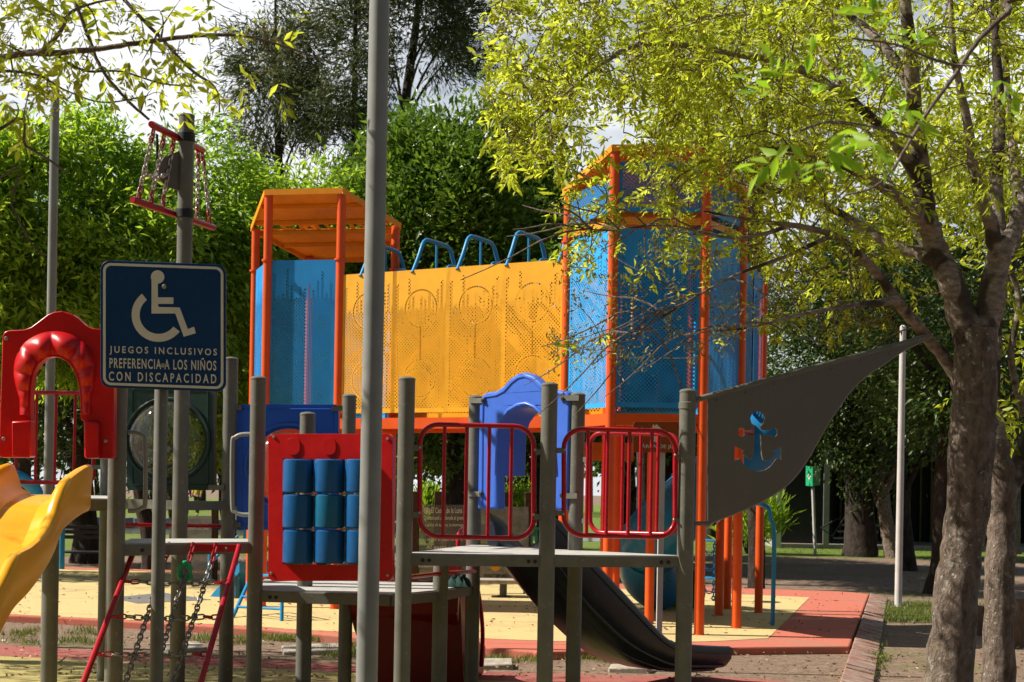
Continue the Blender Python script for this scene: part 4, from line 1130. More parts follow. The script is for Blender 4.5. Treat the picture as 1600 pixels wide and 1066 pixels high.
# climbing ramp with a perforated side
plK = VPlane(xy(318, 16.9), xy(378, 16.6))
rmp = add("ramp", slab(plK, [[(318, 944), (374, 879), (374, 894), (336, 944)]], 0.03, 0.5), M["blue_tube"], tw)
g = slab(plK, [[(330, 945), (374, 892), (374, 946)]], 0.02, 0.01); g.uv = [(v.x + v.y, v.z) for v in g.v]
add("ramp_side", g, TEAL_PERF, rmp, smooth=0)
add("ramp_rail", MB().tube([P(326, 905, 16.6), P(328, 862, 16.6)], 0.02, 8).tube([P(328, 880, 16.6), P(372, 838, 16.8)], 0.02, 8), M["blue_tube"], rmp)
plX = VPlane(xy(378, 16.9), xy(400, 16.9))
add("lower_panel", slab(plX, [[(380, 815), (392, 815), (392, 848), (380, 848)]], 0, 0.01), M["blue_tube"], tw)

# ------------------------------------------------------------------ acrylic story boards
def board_thing(name, x0, y0, x1, y1, d, px0, px1, ptop, label, mat, posts=True):
    pl = VPlane(xy(x0, d), xy(x1, d))
    e = thing(name, label, "board", ((xy(x0, d).x + xy(x1, d).x) / 2, d, PADZ))
    add("sheet", slab(pl, [[(x0, y0), (x1, y0), (x1, y1), (x0, y1)]], 0.0, 0.012), M[mat], e)
    for px in (px0, px1):
        p = xy(px, d + 0.06)
        add("post", MB().box((p.x, p.y, (P(px, ptop, d).z + PADZ) / 2), (0.085, 0.085, P(px, ptop, d).z - PADZ)), M["wood"], e, bevel=0.006)
    return e, pl
g1, plH = board_thing("story_board", 655, 789, 736, 897, 17.8, 650, 684, 768, "clear acrylic story board with white lettering and flower behind the railing", "acrylic")
for bt, x0, y0, x1, y1 in (("El Canto de la Luna", 674, 793, 722, 802), ("Quetzalcoatl contempla el grano", 662, 806, 725, 814), ("a la luz de la luna, la hormiga", 664, 818, 724, 824), ("y sembrar el mundo con flores", 664, 840, 722, 847), ("Al pasar por", 666, 852, 715, 860)):
    add("lettering", text_on(plH, bt, x0, y0, x1, y1, 0.002, weight=0.006), M["sign_white"], g1, smooth=0)
fw = MB()
for k in range(10):
    a = 2 * math.pi * k / 10
    c = [(667 + 4.2 * math.cos(a) + 1.3 * math.cos(a + q), 798 + 4.2 * math.sin(a) + 1.3 * math.sin(a + q)) for q in [2 * math.pi * i / 8 for i in range(8)]]
    fw.prism([on(plH, c, 0.003)], -plH.n * 0.002)
fw.prism([on(plH, circ(667, 798, 2.6, 12), 0.0035)], -plH.n * 0.002)
add("flower", fw, M["sign_white"], g1, smooth=0)
g2, plJ = board_thing("story_board", 741, 792, 826, 905, 18.1, 789, 825, 769, "scuffed acrylic board with a round yellow emblem behind the blue slide arch", "acrylic_worn")
add("emblem", MB().prism([on(plJ, circ(774, 885, 7.6, 20), 0.004)], -plJ.n * 0.003), M["yellow"], g2, smooth=0)
tm = text_on(plJ, "SERPIENTE EMPLUMADA", 756, 897, 796, 903, 0.002, weight=0.01)
add("lettering", tm, M["black"], g2, smooth=0)
g3, plZ = board_thing("story_board", 284, 806, 331, 905, 19.5, 282, 336, 795, "dull acrylic board with faint print behind the chain net", "acrylic_worn")
tm = text_on(plZ, "LEYENDA DEL MAIZ", 290, 822, 326, 828, 0.002); add("lettering", tm, M["sign_white"], g3, smooth=0)

# bench, bins and other far furniture
bn = thing("stone_bench", "pale slab bench on one round leg in front of the emblem board", "bench", (xy(786, 18.3).x, 17.6, PADZ))
p = G(786, 934, PADZ)
add("seat", MB().box((xy(786, p.y).x, p.y + 0.1, P(786, 909, p.y).z), (0.62, 0.36, 0.05)), M["concrete"], bn, bevel=0.008)
add("leg", MB().lathe((p.x, p.y + 0.1, PADZ), [(0.12, 0), (0.12, 0.012), (0.045, 0.02), (0.045, P(786, 912, p.y).z - PADZ)], seg=14), M["grey_dark"], bn)
bd = 23.0; bz = P(130, 862, bd).z
bk = thing("slatted_bench", "black slatted park bench in front of the tree trunk at left", "bench", (xy(128, bd).x, bd, 0))
mb = MB(); w_ = 1.2; bx = xy(128, bd).x
for i, y in enumerate((824, 832, 840)):
    mb.box((bx, bd + 0.12, P(130, y, bd).z), (w_, 0.03, 0.06))
add("backrest", mb, M["black_metal"], bk, bevel=0.004)
mb = MB()
for i in range(4): mb.box((bx, bd - 0.3 + 0.11 * i, bz), (w_, 0.09, 0.03))
add("seat", mb, M["black_metal"], bk, bevel=0.004)
for s_ in (-1, 1):
    add("leg", MB().box((bx + s_ * 0.5, bd - 0.28, bz / 2), (0.05, 0.05, bz)).box((bx + s_ * 0.5, bd + 0.13, 0.4), (0.05, 0.05, 0.8)).box((bx + s_ * 0.5, bd - 0.07, bz - 0.04), (0.05, 0.4, 0.04)), M["black_metal"], bk)
gb = G(833, 872)
bi = thing("green_crate", "green slatted crate half hidden behind the black slide top", "crate", (gb.x, 22, 0))
cxg, zg = xy(835, 22).x, P(835, 850, 22).z
for yy in (21.8, 22.2):
    mb = MB()
    for i in range(6): mb.box((cxg - 0.17 + 0.068 * i, yy, (zg + P(835, 826, 22).z) / 2), (0.028, 0.03, P(835, 826, 22).z - zg))
    add("side_slats", mb, M["green"], bi)
add("rim", MB().box((cxg, 22, P(835, 826, 22).z), (0.42, 0.46, 0.04)), M["green"], bi, bevel=0.006)
add("pedestal", MB().box((cxg, 22, zg / 2), (0.40, 0.42, zg)), M["grey_dark"], bi)
bt_ = thing("blue_climber", "blue bent tube climber behind the yellow slide", "climber", (xy(40, 19).x, 19, 0))
add("arch", MB().tube(catmull([P(-90, 800, 19), P(-40, 742, 19), P(10, 741, 19.0), P(40, 752, 19.1), P(62, 785, 19.2), P(72, 900, 19.3)], 6), 0.085, 12), M["blue_tube"], bt_)
g = G(96, 897)
add("leg", MB().tube([Vector((g.x, g.y, PADZ)), P(98, 775, g.y)], 0.045, 10), M["blue_tube"], bt_)

# green meeting-point sign
gs = thing("meeting_sign", "green two-sided sign with white arrows on a thin pale post before the dark building", "sign", (*G(1273, 866).xy, 0))
gp_ = G(1273, 866); gd = gp_.y
pl_a = VPlane(xy(1258, gd), xy(1270, gd - 0.25)); pl_b = VPlane(xy(1270, gd - 0.25), xy(1282, gd))
add("board", slab(pl_a, [[(1259, 728), (1269.5, 730), (1269.5, 760), (1259, 759)]], 0, 0.02), M["green"], gs)
add("board", slab(pl_b, [[(1270, 730), (1281.5, 728), (1281.5, 758), (1270, 760)]], 0, 0.02), M["green"], gs)
for pl, cx in ((pl_a, 1264.3), (pl_b, 1275.8)):
    ar = MB()
    for dx, dy in ((1, 0), (-1, 0), (0, 1), (0, -1)):
        l_ = 3.6 if dx else 6.5
        pts = [(cx + dx * 0.6 + dy * 1.4, 744.5 + dy * 1.0 + dx * 1.4), (cx + dx * l_, 744.5 + dy * l_), (cx + dx * 0.6 - dy * 1.4, 744.5 + dy * 1.0 - dx * 1.4)]
        ar.prism([on(pl, pts, 0.006)], -pl.n * 0.004)
    add("arrows", ar, M["sign_white"], gs, smooth=0)
add("post", MB().tube([Vector((gp_.x, gd - 0.05, 0)), P(1270, 762, gd - 0.05)], 0.038, 12), M["light_steel"], gs)

# ------------------------------------------------------------------ dark building at the right
bd_ = thing("dark_building", "low black slatted building with pale posts behind the trees at right", "building", (xy(1400, 37).x, 38, 0))
bw0, bw1 = xy(1212, 37).x, xy(1303, 37).x; bxr = xy(1760, 37).x
mb = MB().box(((bw0 + bw1) / 2 + 0.05, 37.4, 1.7), (bw1 - bw0 - 0.2, 0.1, 3.4))
nsl = 34
for i in range(nsl):
    mb.box((bw0 + 0.2 + (bw1 - bw0 - 0.35) * i / (nsl - 1), 37.31, 1.65 + 0.05), (0.028, 0.07, 3.2))
add("slatted_wall", mb, M["black_metal"], bd_)
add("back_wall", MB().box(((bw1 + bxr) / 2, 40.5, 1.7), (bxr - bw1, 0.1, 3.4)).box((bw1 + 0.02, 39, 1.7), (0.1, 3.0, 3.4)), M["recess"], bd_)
mb = MB()
for i in range(46):
    x = bw1 + 0.5 + (bxr - bw1 - 0.8) * i / 45
    if (i * 7) % 5 < 3: mb.box((x, 40.40, 1.6), (0.05, 0.05, 3.2))
add("porch_slats", mb, M["olive"], bd_)
add("roof", MB().box(((bw0 + bxr) / 2, 39.2, 3.5), (bxr - bw0 + 0.6, 5.2, 0.22)), M["black_metal"], bd_)
for px in (1216.5, 1291, 1343, 1475, 1585):
    add("column", MB().box((xy(px, 36.9).x, 36.9, 1.7), (0.13, 0.13, 3.4)), M["light_steel" if px < 1230 else "grey_cool"], bd_)
mb = MB()
for i in range(4): mb.box((xy(1326, 37.6).x + i * 0.18, 37.6 + i * 0.3, 0.09 + 0.17 * i), (1.1, 0.3, 0.05))
add("steps", mb, M["grey_cool"], bd_)
add("porch_floor", MB().box(((bw0 + bxr) / 2, 39.1, 0.06), (bxr - bw0, 4.4, 0.12)), M["concrete"], bd_)
add("stair_rail", MB().tube([P(1283, 825, 36.6), P(1300, 838, 36.6), P(1322, 805, 36.6), P(1300, 815, 36.6), P(1283, 825, 36.6)], 0.02, 6), M["black_metal"], bd_)

# far stone edging of the pond
mb = MB()
for i in range(60):
    x = -24 + i * 0.42
    mb.box((x, 44 + random.uniform(-0.1, 0.1), 0.16), (0.4, 0.5 + random.uniform(0, 0.2), 0.34 + random.uniform(-0.06, 0.08)), random.uniform(-0.15, 0.15))
tag(add("stone_edging", mb, M["stone"], bevel=0.03), "low blue grey stone edging along the far lawn at left", "wall")
sheet("pond", [(-26, 39), (3, 39), (3, 43.6), (-26, 43.6)], 0.010, NT("pond_water").m)
t = NT("pond_water"); wv = t.noise(3, 3, 0.6)
pw = t.done(t.bsdf((0.10, 0.10, 0.06), 0.12, bump=wv, bumpd=0.02))
bpy.data.objects["pond"].data.materials[0] = pw

# ------------------------------------------------------------------ vegetation
def np_leaves(name, pos, dirs, length, width, fold=0.25):
    """One mesh of folded two-triangle leaves."""
    n = len(pos)
    dirs = dirs / np.linalg.norm(dirs, axis=1, keepdims=True)
    rv = RNG.normal(size=(n, 3)) + np.array([0, 0, 0.9])
    side = np.cross(dirs, rv); side /= np.linalg.norm(side, axis=1, keepdims=True) + 1e-9
    up = np.cross(side, dirs)
    L_ = np.asarray(length).reshape(-1, 1) * np.ones((n, 1)); W_ = np.asarray(width).reshape(-1, 1) * np.ones((n, 1))
    mid = pos + dirs * L_ * 0.45
    v = np.empty((n, 4, 3), np.float32)
    v[:, 0] = pos; v[:, 1] = mid + side * W_ * 0.5 + up * W_ * fold; v[:, 2] = pos + dirs * L_; v[:, 3] = mid - side * W_ * 0.5 + up * W_ * fold
    o = v.reshape(-1, 3).mean(axis=0); v = v.reshape(-1, 3) - o
    idx = (np.arange(n) * 4)[:, None] + np.array([0, 1, 2, 0, 2, 3])
    me = bpy.data.meshes.new(name)
    me.vertices.add(n * 4); me.vertices.foreach_set("co", v.ravel())
    me.loops.add(n * 6); me.loops.foreach_set("vertex_index", idx.ravel().astype(np.int32))
    me.polygons.add(n * 2); me.polygons.foreach_set("loop_start", np.arange(0, n * 6, 3, dtype=np.int32))
    me.update(calc_edges=True); me.validate()
    me["origin"] = [float(x) for x in o]
    return me

def sprays(tips, tdirs, k=7, rach=0.2, leaf=0.075, wid=0.026, droop=0.3):
    """Compound ash leaves: leaflets in pairs along a drooping rachis."""
    n = len(tips)
    d = tdirs + RNG.normal(size=(n, 3)) * 0.5 + np.array([0, 0, -droop]); d /= np.linalg.norm(d, axis=1, keepdims=True)
    sd_ = np.cross(d, RNG.normal(size=(n, 3)) * 0.5 + np.array([0, 0, 1.0])); sd_ /= np.linalg.norm(sd_, axis=1, keepdims=True) + 1e-9
    sc = RNG.uniform(0.5, 1.35, size=(n, 1))
    P_, D_, L_ = [], [], []
    pairs = (k - 1) // 2
    for i in range(pairs):
        f = 0.35 + 0.55 * i / max(1, pairs - 1)
        for s_ in (-1, 1):
            P_.append(tips + d * rach * f * sc + np.array([0, 0, -0.03 * f])); D_.append(d * 0.75 + sd_ * s_ * 0.8 + RNG.normal(size=(n, 3)) * 0.18 + np.array([0, 0, -0.15])); L_.append(leaf * sc[:, 0])
    P_.append(tips + d * rach * sc); D_.append(d + RNG.normal(size=(n, 3)) * 0.15); L_.append(leaf * 1.1 * sc[:, 0])
    P_, D_, L_ = np.concatenate(P_), np.concatenate(D_), np.concatenate(L_)
    return P_, D_, L_, L_ * (wid / leaf)

def grow(limbs, tips, wood, twigs=None, nlimb=1, seg_limb=10, seg_twig=4, rmax=0.03, per=6, rtip=0.003, sag=0.1):
    """Tubes for the given limbs, then join every tip to the nearest wood, nearest first."""
    cap_ = sum(len(l) * per for l in limbs) + len(tips) * 5 + 16
    N = np.zeros((cap_, 3)); R = np.zeros(cap_); m = 0
    for li, l in enumerate(limbs):
        q = catmull(l, per)
        jit = [Vector((p[0], p[1], p[2])) + Vector(RNG.normal(size=3)) * min(p[3] * 0.08, 0.005) for p in q]
        (wood if (twigs is None or li < nlimb) else twigs[0]).tube(jit, [max(0.003, p[3] * (1 + 0.03 * RNG.normal())) for p in q], seg_limb + (6 if li < nlimb and twigs else 0))
        for p, r in zip(jit, q):
            N[m] = p; R[m] = r[3]; m += 1
    tips = np.array([tuple(t) for t in tips])
    base = np.array([np.min(np.sum((N[:m] - t) ** 2, axis=1)) for t in tips])
    dirs = np.zeros_like(tips)
    for i in np.argsort(base):
        t = tips[i]; k = int(np.argmin(np.sum((N[:m] - t) ** 2, axis=1)))
        a = N[k]; v = t - a; Ld = float(np.linalg.norm(v))
        if Ld < 0.02: dirs[i] = (0, 0, 1); continue
        r0 = min(R[k] * 0.75, 0.003 + 0.013 * Ld, rmax); r0 = max(r0, rtip)
        bend = RNG.normal(size=3) * 0.10 * Ld + np.array([0, 0, sag * Ld])
        pts = [a + v * f + bend * 4 * f * (1 - f) * 0.5 for f in (0, 0.25, 0.5, 0.75, 1.0)]
        (wood if twigs is None else twigs[1]).tube([Vector(p) for p in pts], [r0 + (rtip * 0.6 - r0) * f for f in (0, 0.25, 0.5, 0.75, 1)], seg_twig, caps=False)
        for p, f in zip(pts[1:], (0.25, 0.5, 0.75, 1)):
            N[m] = p; R[m] = max(rtip * 0.6, r0 * (1 - f * 0.8)); m += 1
        dd = pts[4] - pts[3]; dirs[i] = dd / (np.linalg.norm(dd) + 1e-9)
    return tips, dirs

def pxlimb(pts): return [(*P(x, y, d), r) for x, y, d, r in pts]

def boxtips(n, x0, x1, y0, y1, d0, d1):
    return [P(RNG.uniform(x0, x1), RNG.uniform(y0, y1), RNG.uniform(d0, d1)) for _ in range(n)]

def finish_tree(name, label, base, wood, leafmesh, bark, leafm, extra=None, group=None, twigs=None):
    e = thing(name, label, "tree", base, group)
    add("trunk", wood, bark, e, smooth=60)
    if twigs:
        add("limbs", twigs[0], M["limb"], e, smooth=60); add("twigs", twigs[1], M["twig"], e, smooth=60)
    add("crown", leafmesh, leafm, e, smooth=0)
    if extra: add("seed_clusters", extra, SEED, e, smooth=0)
    return e

# --- right foreground ash
wood = MB()
D0 = 9.3
trunk = pxlimb([(1470, 1125, D0, 0.185), (1481, 1066, D0, 0.158), (1497, 900, D0, 0.140), (1511, 800, D0, 0.140), (1518, 700, D0, 0.150), (1522, 640, D0, 0.146), (1524, 560, D0, 0.137), (1526, 505, D0, 0.12)])
limbs = [trunk,
  pxlimb([(1520, 540, D0, 0.11), (1493, 460, D0, 0.085), (1464, 390, D0, 0.072), (1447, 330, 9.25, 0.066), (1437, 250, 9.2, 0.058), (1428, 150, 9.1, 0.05), (1420, 60, 9.0, 0.042), (1408, -80, 8.9, 0.03), (1395, -260, 8.8, 0.015)]),
  pxlimb([(1530, 545, D0, 0.11), (1553, 440, D0, 0.08), (1563, 390, D0, 0.072), (1582, 365, 9.35, 0.06), (1598, 315, 9.4, 0.052), (1620, 240, 9.5, 0.042), (1640, 100, 9.6, 0.03), (1665, -150, 9.7, 0.015)]),
  pxlimb([(1560, 400, D0, 0.06), (1545, 340, 9.2, 0.045), (1522, 270, 9.1, 0.035), (1510, 180, 9.0, 0.028), (1490, 80, 8.9, 0.02), (1480, -120, 8.8, 0.01)]),
  pxlimb([(1565, 410, 9.35, 0.055), (1556, 300, 9.45, 0.047), (1562, 180, 9.5, 0.04), (1556, 60, 9.6, 0.03), (1548, -160, 9.7, 0.015)]),
  pxlimb([(1442, 290, 9.2, 0.05), (1405, 232, 9.1, 0.038), (1370, 192, 9.0, 0.034), (1310, 142, 8.9, 0.030), (1235, 102, 8.8, 0.026), (1150, 84, 8.7, 0.022), (1010, 68, 8.5, 0.017), (930, 108, 8.4, 0.012), (880, 150, 8.3, 0.008), (836, 190, 8.2, 0.004)]),
  pxlimb([(1516, 650, 9.4, 0.06), (1494, 588, 9.45, 0.048), (1464, 545, 9.4, 0.041), (1432, 508, 9.3, 0.038), (1400, 470, 9.1, 0.034), (1372, 428, 9.0, 0.031), (1340, 398, 8.85, 0.028), (1305, 368, 8.8, 0.023), (1250, 354, 8.7, 0.018), (1180, 345, 8.6, 0.012), (1100, 330, 8.5, 0.006)]),
  pxlimb([(1470, 410, 9.25, 0.05), (1425, 392, 9.4, 0.043), (1385, 378, 9.5, 0.038), (1340, 350, 9.6, 0.032), (1290, 322, 9.7, 0.026), (1230, 300, 9.8, 0.018), (1160, 285, 9.9, 0.009)]),
  pxlimb([(1452, 350, 9.2, 0.05), (1415, 318, 8.9, 0.036), (1370, 288, 8.7, 0.03), (1315, 258, 8.5, 0.022), (1250, 238, 8.3, 0.012), (1190, 230, 8.2, 0.006)]),
  pxlimb([(1400, 470, 8.95, 0.03), (1330, 478, 8.7, 0.016), (1250, 492, 8.5, 0.011), (1170, 512, 8.4, 0.008), (1090, 520, 8.3, 0.004)]),
  pxlimb([(1425, 130, 9.1, 0.04), (1370, 60, 9.3, 0.03), (1310, 10, 9.5, 0.022), (1230, -60, 9.7, 0.014), (1120, -140, 9.9, 0.007)]),
  pxlimb([(1330, 155, 8.95, 0.022), (1290, 90, 9.2, 0.018), (1250, 20, 9.4, 0.014), (1180, -60, 9.6, 0.008)]),
  pxlimb([(1300, 368, 8.8, 0.018), (1230, 400, 8.6, 0.012), (1150, 430, 8.4, 0.009), (1060, 480, 8.2, 0.006), (985, 530, 8.1, 0.003)]),
  pxlimb([(1240, 352, 8.7, 0.014), (1150, 372, 8.5, 0.010), (1040, 352, 8.3, 0.007), (950, 360, 8.2, 0.004), (880, 352, 8.1, 0.003)]),
]
tipsA = boxtips(430, 1010, 1330, -120, 300, 7.6, 11) + boxtips(240, 1330, 1700, -150, 330, 7.6, 11) + boxtips(105, 850, 1120, 10, 180, 7.6, 10) + boxtips(20, 870, 1180, 190, 330, 7.6, 9.5) + boxtips(110, 780, 960, -60, 150, 7.8, 9.5) + boxtips(60, 1180, 1440, 290, 400, 8.0, 10.5) + boxtips(14, 1180, 1440, 400, 470, 8.8, 10.5) + \
    boxtips(24, 870, 1180, 310, 420, 8.0, 9.3) + boxtips(6, 1200, 1340, 480, 510, 8.6, 9.2) + boxtips(170, 1000, 1750, -520, -120, 7.5, 11.5) + boxtips(40, 760, 900, 150, 260, 8, 9) + boxtips(90, 1640, 2050, -200, 420, 8, 11)
TW = (MB(), MB())
tA, dA = grow(limbs, tipsA, wood, TW, rmax=0.022, rtip=0.0045)
tipsB = boxtips(44, 860, 1200, 370, 560, 7.8, 9.4) + boxtips(22, 1200, 1400, 410, 520, 8.5, 9.4)
# bare drooping twigs
tB, dB = grow(limbs[9:10] + limbs[12:14], tipsB, MB(), (MB(), TW[1]), rmax=0.006, sag=-0.18, nlimb=0)
for _ in range(48):   # bare arching twigs under the crown
    l = limbs[[6, 7, 8, 9, 12, 13][RNG.integers(6)]]; k = RNG.integers(2, len(l) - 1); fk = RNG.random(); a = np.array(l[k][:3]) * (1 - fk) + np.array(l[k + 1][:3]) * fk
    ln = RNG.uniform(0.35, 0.9); dx = np.array([RNG.uniform(-1.0, 0.45), RNG.uniform(-0.9, 0.7), 0]); dx /= np.linalg.norm(dx)
    up_ = RNG.uniform(-0.1, 0.3); dr = RNG.uniform(0.3, 1.1)
    q = [Vector(a + dx * ln * f + np.array([0, 0, up_ * f * 1.5 - dr * f * f * ln + 0.35 * dr * max(0, f - 0.7) * ln * 3])) for f in (0, 0.2, 0.4, 0.6, 0.8, 1.0)]
    TW[1].tube(q, [0.0065, 0.006, 0.0055, 0.0045, 0.0035, 0.0025], 5)
rep = 5
tt = np.repeat(tA, rep, axis=0) + RNG.normal(size=(len(tA) * rep, 3)) * 0.042; td = np.repeat(dA, rep, axis=0)
Pl, Dl, Ll, Wl = sprays(tt, td, 7, 0.10, 0.053, 0.019)
Pb, Db, Lb_, Wb = sprays(tB[::2] + 0, dB[::2], 5, 0.10, 0.06, 0.022)
lm = np_leaves("crown", np.concatenate([Pl, Pb]), np.concatenate([Dl, Db]), np.concatenate([Ll, Lb_]), np.concatenate([Wl, Wb]))
sel = np.concatenate([tB, tA[RNG.random(len(tA)) < 0.42]]); ns = 44
sp_ = np.repeat(sel, ns, axis=0) + RNG.normal(size=(len(sel) * ns, 3)) * np.array([0.036, 0.036, 0.048])
sm = np_leaves("seed_clusters", sp_, RNG.normal(size=sp_.shape) + np.array([0, 0, -0.4]), RNG.uniform(0.02, 0.045, len(sp_)), 0.011)
finish_tree("ash_tree", "stout lichen spotted ash trunk with yellow green crown in the right foreground", (trunk[0][0], D0, 0), wood, lm, M["bark"], LEAF_SPRING, sm, "ash trees round the play area", TW)

# --- second ash behind it
wood = MB(); D1 = 10.3
trunk = pxlimb([(1557, 1105, D1, 0.135), (1560, 1066, D1, 0.118), (1562, 900, D1, 0.104), (1565, 800, D1, 0.104), (1562, 740, D1, 0.108), (1555, 690, D1, 0.09)])
limbs = [trunk, pxlimb([(1566, 775, D1, 0.08), (1592, 735, 10.35, 0.072), (1622, 650, 10.4, 0.065), (1650, 500, 10.5, 0.055), (1665, 300, 10.6, 0.04), (1670, 50, 10.7, 0.02)]),
         pxlimb([(1558, 720, D1, 0.085), (1548, 600, 10.4, 0.07), (1560, 480, 10.6, 0.055), (1590, 340, 10.8, 0.045), (1575, 150, 11, 0.03), (1560, -60, 11.2, 0.015)]),
         pxlimb([(1600, 650, 10.4, 0.03), (1580, 560, 10.5, 0.026), (1592, 470, 10.5, 0.024), (1575, 400, 10.5, 0.02), (1590, 300, 10.5, 0.014)]),
         pxlimb([(1555, 560, 10.5, 0.04), (1500, 470, 11.2, 0.03), (1440, 380, 11.8, 0.02), (1380, 260, 12.2, 0.01)])]
tips = boxtips(240, 1250, 2000, -250, 400, 10.2, 13.5) + boxtips(60, 1560, 2000, 400, 640, 9.8, 12)
TW = (MB(), MB())
tA, dA = grow(limbs, tips, wood, TW)
tt = np.repeat(tA, 5, axis=0) + RNG.normal(size=(len(tA) * 5, 3)) * 0.14
Pl, Dl, Ll, Wl = sprays(tt, np.repeat(dA, 5, axis=0), 7, 0.16, 0.085, 0.03)
finish_tree("ash_tree", "slimmer forked ash trunk just right of the stout foreground trunk", (trunk[0][0], D1, 0), wood, np_leaves("crown", Pl, Dl, Ll, Wl), M["bark"], LEAF_SPRING, None, "ash trees round the play area", TW)

# --- ash off to the left whose twigs hang into the top left corner
wood = MB()
bx_, by_ = -3.6, 5.6
limbs = [[(bx_, by_, -0.02, 0.15), (bx_ + 0.02, by_, 0.8, 0.12), (bx_ - 0.03, by_ + 0.05, 1.8, 0.11), (bx_ + 0.05, by_, 2.6, 0.09), (bx_ - 0.05, by_ + 0.1, 3.6, 0.06), (bx_, by_, 4.8, 0.02)]]
def tl(pts): return pxlimb(pts)
limbs += [[(bx_ + 0.04, by_, 2.3, 0.07), (bx_ + 0.7, by_ - 0.1, 2.8, 0.03)] + tl([(0, 90, 5.4, 0.013), (75, 84, 5.35, 0.012), (150, 77, 5.3, 0.0105), (225, 66, 5.3, 0.009), (300, 57, 5.3, 0.008), (370, 55, 5.3, 0.0065), (430, 68, 5.3, 0.005), (490, 88, 5.3, 0.003), (525, 100, 5.3, 0.002)]),
  [(bx_ + 0.02, by_, 2.7, 0.06), (bx_ + 0.8, by_, 3.2, 0.03)] + tl([(80, -60, 5.6, 0.010), (115, 0, 5.5, 0.008), (140, 62, 5.5, 0.007), (152, 95, 5.5, 0.007), (170, 124, 5.5, 0.0065), (202, 160, 5.5, 0.006), (233, 187, 5.5, 0.005)]),
  [(bx_ + 0.02, by_, 2.9, 0.06), (bx_ + 0.9, by_, 3.5, 0.03)] + tl([(150, -70, 5.7, 0.010), (195, 0, 5.6, 0.008), (255, 63, 5.6, 0.007), (297, 108, 5.6, 0.006), (330, 131, 5.6, 0.005), (341, 150, 5.6, 0.004), (343, 176, 5.6, 0.002)]),
  tl([(40, 85, 5.35, 0.010), (68, 78, 5.3, 0.010), (95, 48, 5.2, 0.008), (110, 20, 5.1, 0.006), (150, 4, 5.0, 0.004), (190, -2, 5.0, 0.003)]),
  tl([(85, 84, 5.35, 0.006), (130, 110, 5.3, 0.005), (190, 112, 5.3, 0.004), (250, 130, 5.3, 0.003), (300, 135, 5.3, 0.002)]),
  [(bx_, by_, 1.8, 0.05), (bx_ + 0.9, by_ - 0.3, 2.0, 0.02)] + tl([(0, 202, 5.0, 0.006), (40, 228, 5.0, 0.005), (80, 252, 5.0, 0.004), (104, 271, 5.0, 0.003)]),
  [(bx_, by_, 1.6, 0.05), (bx_ + 0.9, by_ - 0.3, 1.8, 0.02)] + tl([(0, 278, 4.8, 0.004), (18, 320, 4.8, 0.0035), (45, 375, 4.8, 0.003), (70, 402, 4.8, 0.002)]),
  tl([(-60, 130, 5.2, 0.008), (0, 112, 5.2, 0.006), (60, 118, 5.2, 0.005), (100, 140, 5.2, 0.003), (160, 160, 5.2, 0.003), (230, 150, 5.2, 0.002)])]
tips = boxtips(95, -120, 130, -60, 175, 4.7, 6.2) + boxtips(26, 130, 300, -20, 170, 4.9, 5.8) + boxtips(8, 300, 420, 0, 110, 5.1, 5.5) + boxtips(80, -900, -120, -400, 200, 4.5, 7.5) + boxtips(70, -500, 400, -500, -60, 4.5, 7.5)
tA, dA = grow(limbs, tips, wood, rmax=0.006, rtip=0.0018)
tt = np.repeat(tA, 2, axis=0) + RNG.normal(size=(len(tA) * 2, 3)) * 0.05
Pl, Dl, Ll, Wl = sprays(tt, np.repeat(dA, 2, axis=0), 7, 0.11, 0.052, 0.017)
sel = tA[:129][RNG.random(129) < 0.35]
sp_ = np.repeat(sel, 18, axis=0) + RNG.normal(size=(len(sel) * 18, 3)) * 0.022
sm = np_leaves("seed_clusters", sp_, RNG.normal(size=sp_.shape) + np.array([0, 0, -0.5]), RNG.uniform(0.015, 0.035, len(sp_)), 0.006)
finish_tree("ash_tree", "ash tree off the left edge whose thin twigs hang across the top left corner", (bx_, by_, 0), wood, np_leaves("crown", Pl, Dl, Ll, Wl), M["twig"], LEAF_SPRING, sm, "ash trees round the play area")

# --- ash near the camera at the right, out of focus twigs
wood = MB(); bx_, by_ = 2.9, 3.6
limbs = [[(bx_, by_, -0.02, 0.12), (bx_, by_, 1.2, 0.10), (bx_ - 0.05, by_, 2.2, 0.08), (bx_ + 0.05, by_, 3.4, 0.04), (bx_, by_, 4.2, 0.015)],
  [(bx_ - 0.03, by_, 2.0, 0.05), (bx_ - 0.7, by_, 2.75, 0.018)] + pxlimb([(1620, -6, 4.1, 0.009), (1575, 20, 4.1, 0.0085), (1530, 62, 4.1, 0.0075), (1490, 120, 4.1, 0.0065), (1450, 175, 4.1, 0.0055), (1415, 232, 4.1, 0.005), (1390, 272, 4.1, 0.004), (1360, 295, 4.1, 0.003), (1320, 305, 4.1, 0.002)]),
  pxlimb([(1500, 105, 4.1, 0.005), (1450, 90, 3.9, 0.004), (1400, 70, 3.7, 0.003), (1330, 60, 3.6, 0.002)]),
  pxlimb([(1425, 215, 4.1, 0.004), (1370, 200, 3.7, 0.003), (1300, 190, 3.4, 0.0025), (1250, 205, 3.3, 0.002)])]
near_tips = [P(x, y, d) for x, y, d in ((1245, 120, 3.3), (1275, 110, 3.3), (1300, 135, 3.3), (1240, 215, 3.3), (1270, 230, 3.2), (1300, 215, 3.3), (1330, 210, 3.4), (1390, 95, 3.7), (1420, 60, 3.7), (1355, 75, 3.6), (1380, 30, 3.7), (1430, 150, 4.0), (1550, 110, 4.0))] + boxtips(60, 1650, 2500, -500, 100, 3, 5)
tA, dA = grow(limbs, near_tips, wood, rmax=0.004, rtip=0.0015)
tt = np.repeat(tA, 2, axis=0) + RNG.normal(size=(len(tA) * 2, 3)) * 0.02
